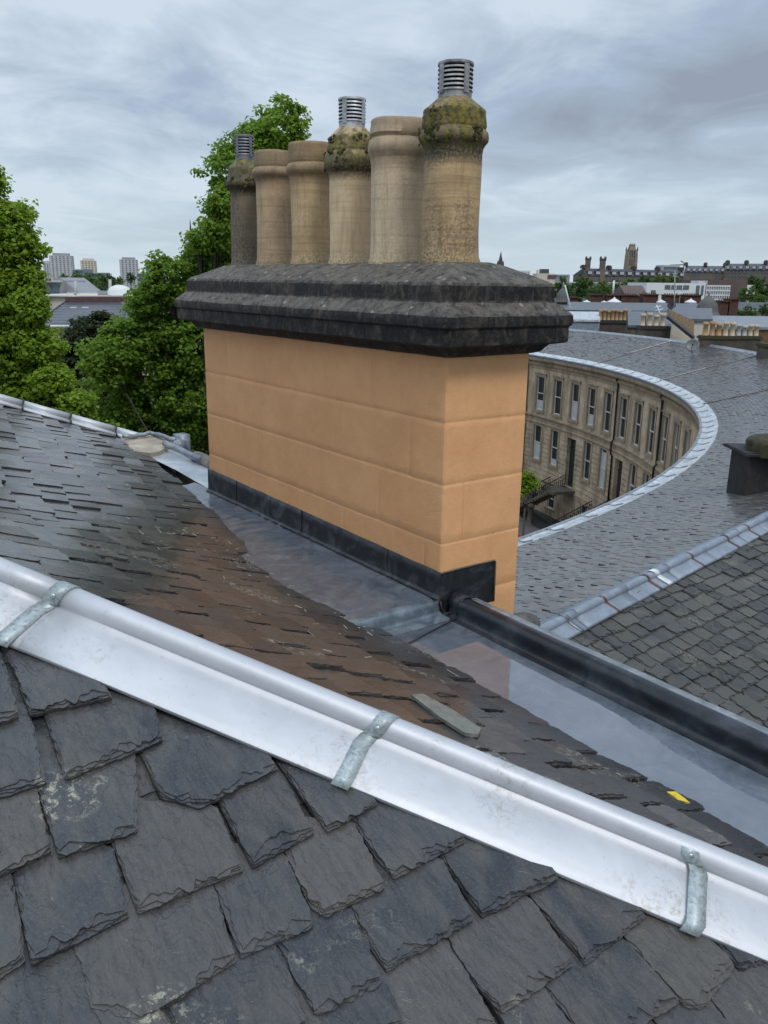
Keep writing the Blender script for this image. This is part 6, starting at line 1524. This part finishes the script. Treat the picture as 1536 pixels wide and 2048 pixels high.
mb.build('slate_courses', M['soot'], t); mb = MB(); mb.tube([e0 + Zv * .02, b0 + Zv * .04], .07, 5); mb.build('hip_tiles', M['lead_light'], t, True); mb = MB(); mb.tube([e0, e1], .09, 6); mb.build('eaves_gutter', M['white'], t, True)
mb = MB(); c0, c1 = b0.copy(), b1.copy(); mb.add([c0, c1, at(240, 594, Yh), at(130, 594, Yh)] + [p + np.array([0, 3., 0]) for p in (c0, c1, at(240, 594, Yh), at(130, 594, Yh))], [(0, 1, 2, 3), (3, 2, 6, 7), (0, 3, 7, 4), (1, 5, 6, 2)]); mb.build('brick_band', simple('brown brick', (.085, .045, .038), .85, 0, .2, 3), t)
mb = MB(); mb.bx(e0[0] + .5, e1[0], e0[1] + .3, e0[1] + 8, GZ, e0[2] - .1); mb.build('wall', M['conc_beige'], t)
for px in (148, 172):
    c_ = (e0 * .25 + b0 * .75); s_ = at(px, 617, Yh - 2); mb = MB(); mb.box(s_, np.array([.22, 0, 0]), np.array([0, .2, 0]), Zv * .10); mb.build('roof_vent', M['white'], t)
t, B = block('flat_extension', 'pale flat-roofed extension with a glazed end behind the hipped slate roof', 62, 286, 591, Yh + 5, 12, M['conc_beige']); m = B['m']
feat(t, B, 'fascia', -.01, 1.01, -.6 * m, 2.2 * m, M['white'], .3, .5); feat(t, B, 'glazing', .0, .16, 4 * m, 30 * m, M['teal'], .15, .2); feat(t, B, 'post', .155, .165, 2 * m, 34 * m, M['soot'], .3, .2)
t, B = block('roof_house', 'dark-framed glazed roof room with a sloping grey side on the flat roof', 78, 122, 561, Yh + 12, 6, M['conc_dark'], zb=at(80, 592, Yh + 12)[2]); m = B['m']
feat(t, B, 'roof_edge', -.03, 1.03, -.5 * m, 3 * m, M['conc'], .4, .6); feat(t, B, 'window', .22, .55, 8 * m, 23 * m, M['win_far'], .1, .2); feat(t, B, 'window', .60, .88, 8 * m, 23 * m, M['teal'], .1, .2)
P_ = [at(108, 556, Yh + 13), at(120, 555, Yh + 13), at(165, 590, Yh + 13), at(108, 590, Yh + 13)]; mb = MB(); mb.add(P_ + [p + np.array([0, 6., 0]) for p in P_], [(0, 3, 2, 1), (0, 1, 5, 4), (1, 2, 6, 5)]); mb.build('sloping_side', M['conc_dark'], t)
for lab, px, y0, y1 in (('thin metal flue on the flat roof, left one', 151, 592, 562), ('thin metal flue beside the dark roof box', 220, 592, 559)):
    mb = MB(); mb.tube([at(px, y0, Yh + 6), at(px, y1, Yh + 6)], .12, 8); tag(mb.build('flue', M['conc'], None, True, org=at(px, y0, Yh + 6)), lab, 'flue')
mb = MB(); c_ = at(206, 586, Yh + 6); mb.bx(c_[0] - .45, c_[0] + .45, c_[1], c_[1] + .8, c_[2] - .2, c_[2] + .16); mb.bx(c_[0] - .40, c_[0] + .40, c_[1] - .03, c_[1], c_[2] - .12, c_[2] + .1); tag(mb.build('roof_box', M['conc_dark'], None, org=c_), 'dark box of roof plant between the flue and the white dome', 'plant box')
mb = MB(); c_ = at(240, 590, Yh + 6); mb.lathe(c_, [(.95, 0), (.92, .35), (.7, .6), (.35, .74), (.05, .78)], 20); tag(mb.build('roof_dome', M['white'], None, True, org=c_), 'white domed rooflight on the flat roof beside the lime tree', 'rooflight')
rl = MB(); P_ = [at(x, y, Yh + 5.6) for x, y in ((134, 585), (158, 586), (196, 586))]; rl.tube(P_, .025, 4)
for p in P_: rl.tube([p, p - Zv * .3], .02, 4)
tag(rl.build('guard_rail', M['conc'], None, org=P_[0]), 'thin guard rail on the flat roof', 'railing')
# ---- red car down in the street, at the edge of the stack
def car():
    c = onz(1031, 1118, -17.42); t = thing('parked_car', 'sliver of a red car in the street below the crescent', 'car', tuple(c)); d = np.array([.55, .83, 0]); n_ = np.array([-d[1], d[0], 0])
    L_, Wd = 2.1, .87; st = [(-1, .45, .62), (-.98, .8, .9), (-.55, .95, .95), (-.3, 1.42, .72), (.35, 1.45, .72), (.62, .95, .95), (.97, .78, .9), (1, .45, .62)]
    mb = MB(); rows = []
    for s_, z, k in st: p = c + d * L_ * s_; rows.append([p + n_ * Wd * .95 + Zv * .25, p + n_ * Wd * .98 + Zv * min(z, .85), p + n_ * Wd * k * .9 + Zv * z, p - n_ * Wd * k * .9 + Zv * z, p - n_ * Wd * .98 + Zv * min(z, .85), p - n_ * Wd * .95 + Zv * .25])
    mb.v = [tuple(p) for r2 in rows for p in r2]
    for i in range(7):
        for j in range(5): mb.f.append((i * 6 + j, (i + 1) * 6 + j, (i + 1) * 6 + j + 1, i * 6 + j + 1)); mb.t.append(.5); mb.mi.append(0); mb.uv.append([(0, 0)] * 4)
    mb.f += [(0, 1, 2, 3, 4, 5), (42, 47, 46, 45, 44, 43)]; mb.t += [.5, .5]; mb.mi += [0, 0]; mb.uv += [[(0, 0)] * 6] * 2
    mb.build('body', simple('red car paint', (.45, .012, .015), .25, 0, .05, 1, Coat_Weight=.8), t, True)
    for sg in (-1, 1):
        mb = MB(); q = lambda s_, z, k: c + d * L_ * s_ + n_ * sg * (Wd * k + .012) + Zv * z; mb.face([q(-.42, .98, .90), q(.5, .98, .90), q(.33, 1.36, .70), q(-.28, 1.36, .70)]); mb.build('side_window', M['glass'], t)
        for s_ in (-.62, .62):
            mb = MB(); w_ = c + d * L_ * s_ + n_ * sg * Wd * .92 + Zv * .32; ang = [2 * pi * k / 14 for k in range(14)]
            vs = [w_ + (d * cos(a) + Zv * sin(a)) * .32 - n_ * sg * .1 for a in ang] + [w_ + (d * cos(a) + Zv * sin(a)) * .32 + n_ * sg * .06 for a in ang]; mb.add(vs, [(k, (k + 1) % 14, 14 + (k + 1) % 14, 14 + k) for k in range(14)] + [tuple(range(14, 28)), tuple(range(13, -1, -1))]); mb.build('wheel', M['soot'], t)
car()
# bollards and a small stone post on the pavement
for lab, px, py in (('dark street bollard on the pavement below the crescent', 1088, 1108), ('thin dark post at the pavement edge nearest the gutter', 1087, 1120)):
    pass
def post(lab, px, py, hh, r_, mat, name='bollard'):
    c = onz(px, py, -17.3); mb = MB(); mb.lathe((0, 0, 0), [(r_ * 1.5, 0), (r_ * 1.4, .12), (r_, .16), (r_ * .9, hh * .8), (r_ * 1.25, hh * .84), (r_ * 1.2, hh * .92), (r_ * .3, hh)], 10); o = mb.build(name, mat, None, True); o.location = tuple(c); tag(o, lab, 'bollard' if name == 'bollard' else 'stone post')
post('slim dark bollard on the pavement below the crescent', 1088, 1100, 1.1, .09, M['iron']); post('weathered stone gate post beside the crescent stair', 1060, 1046, 1.5, .22, M['stack'], 'stone_post')
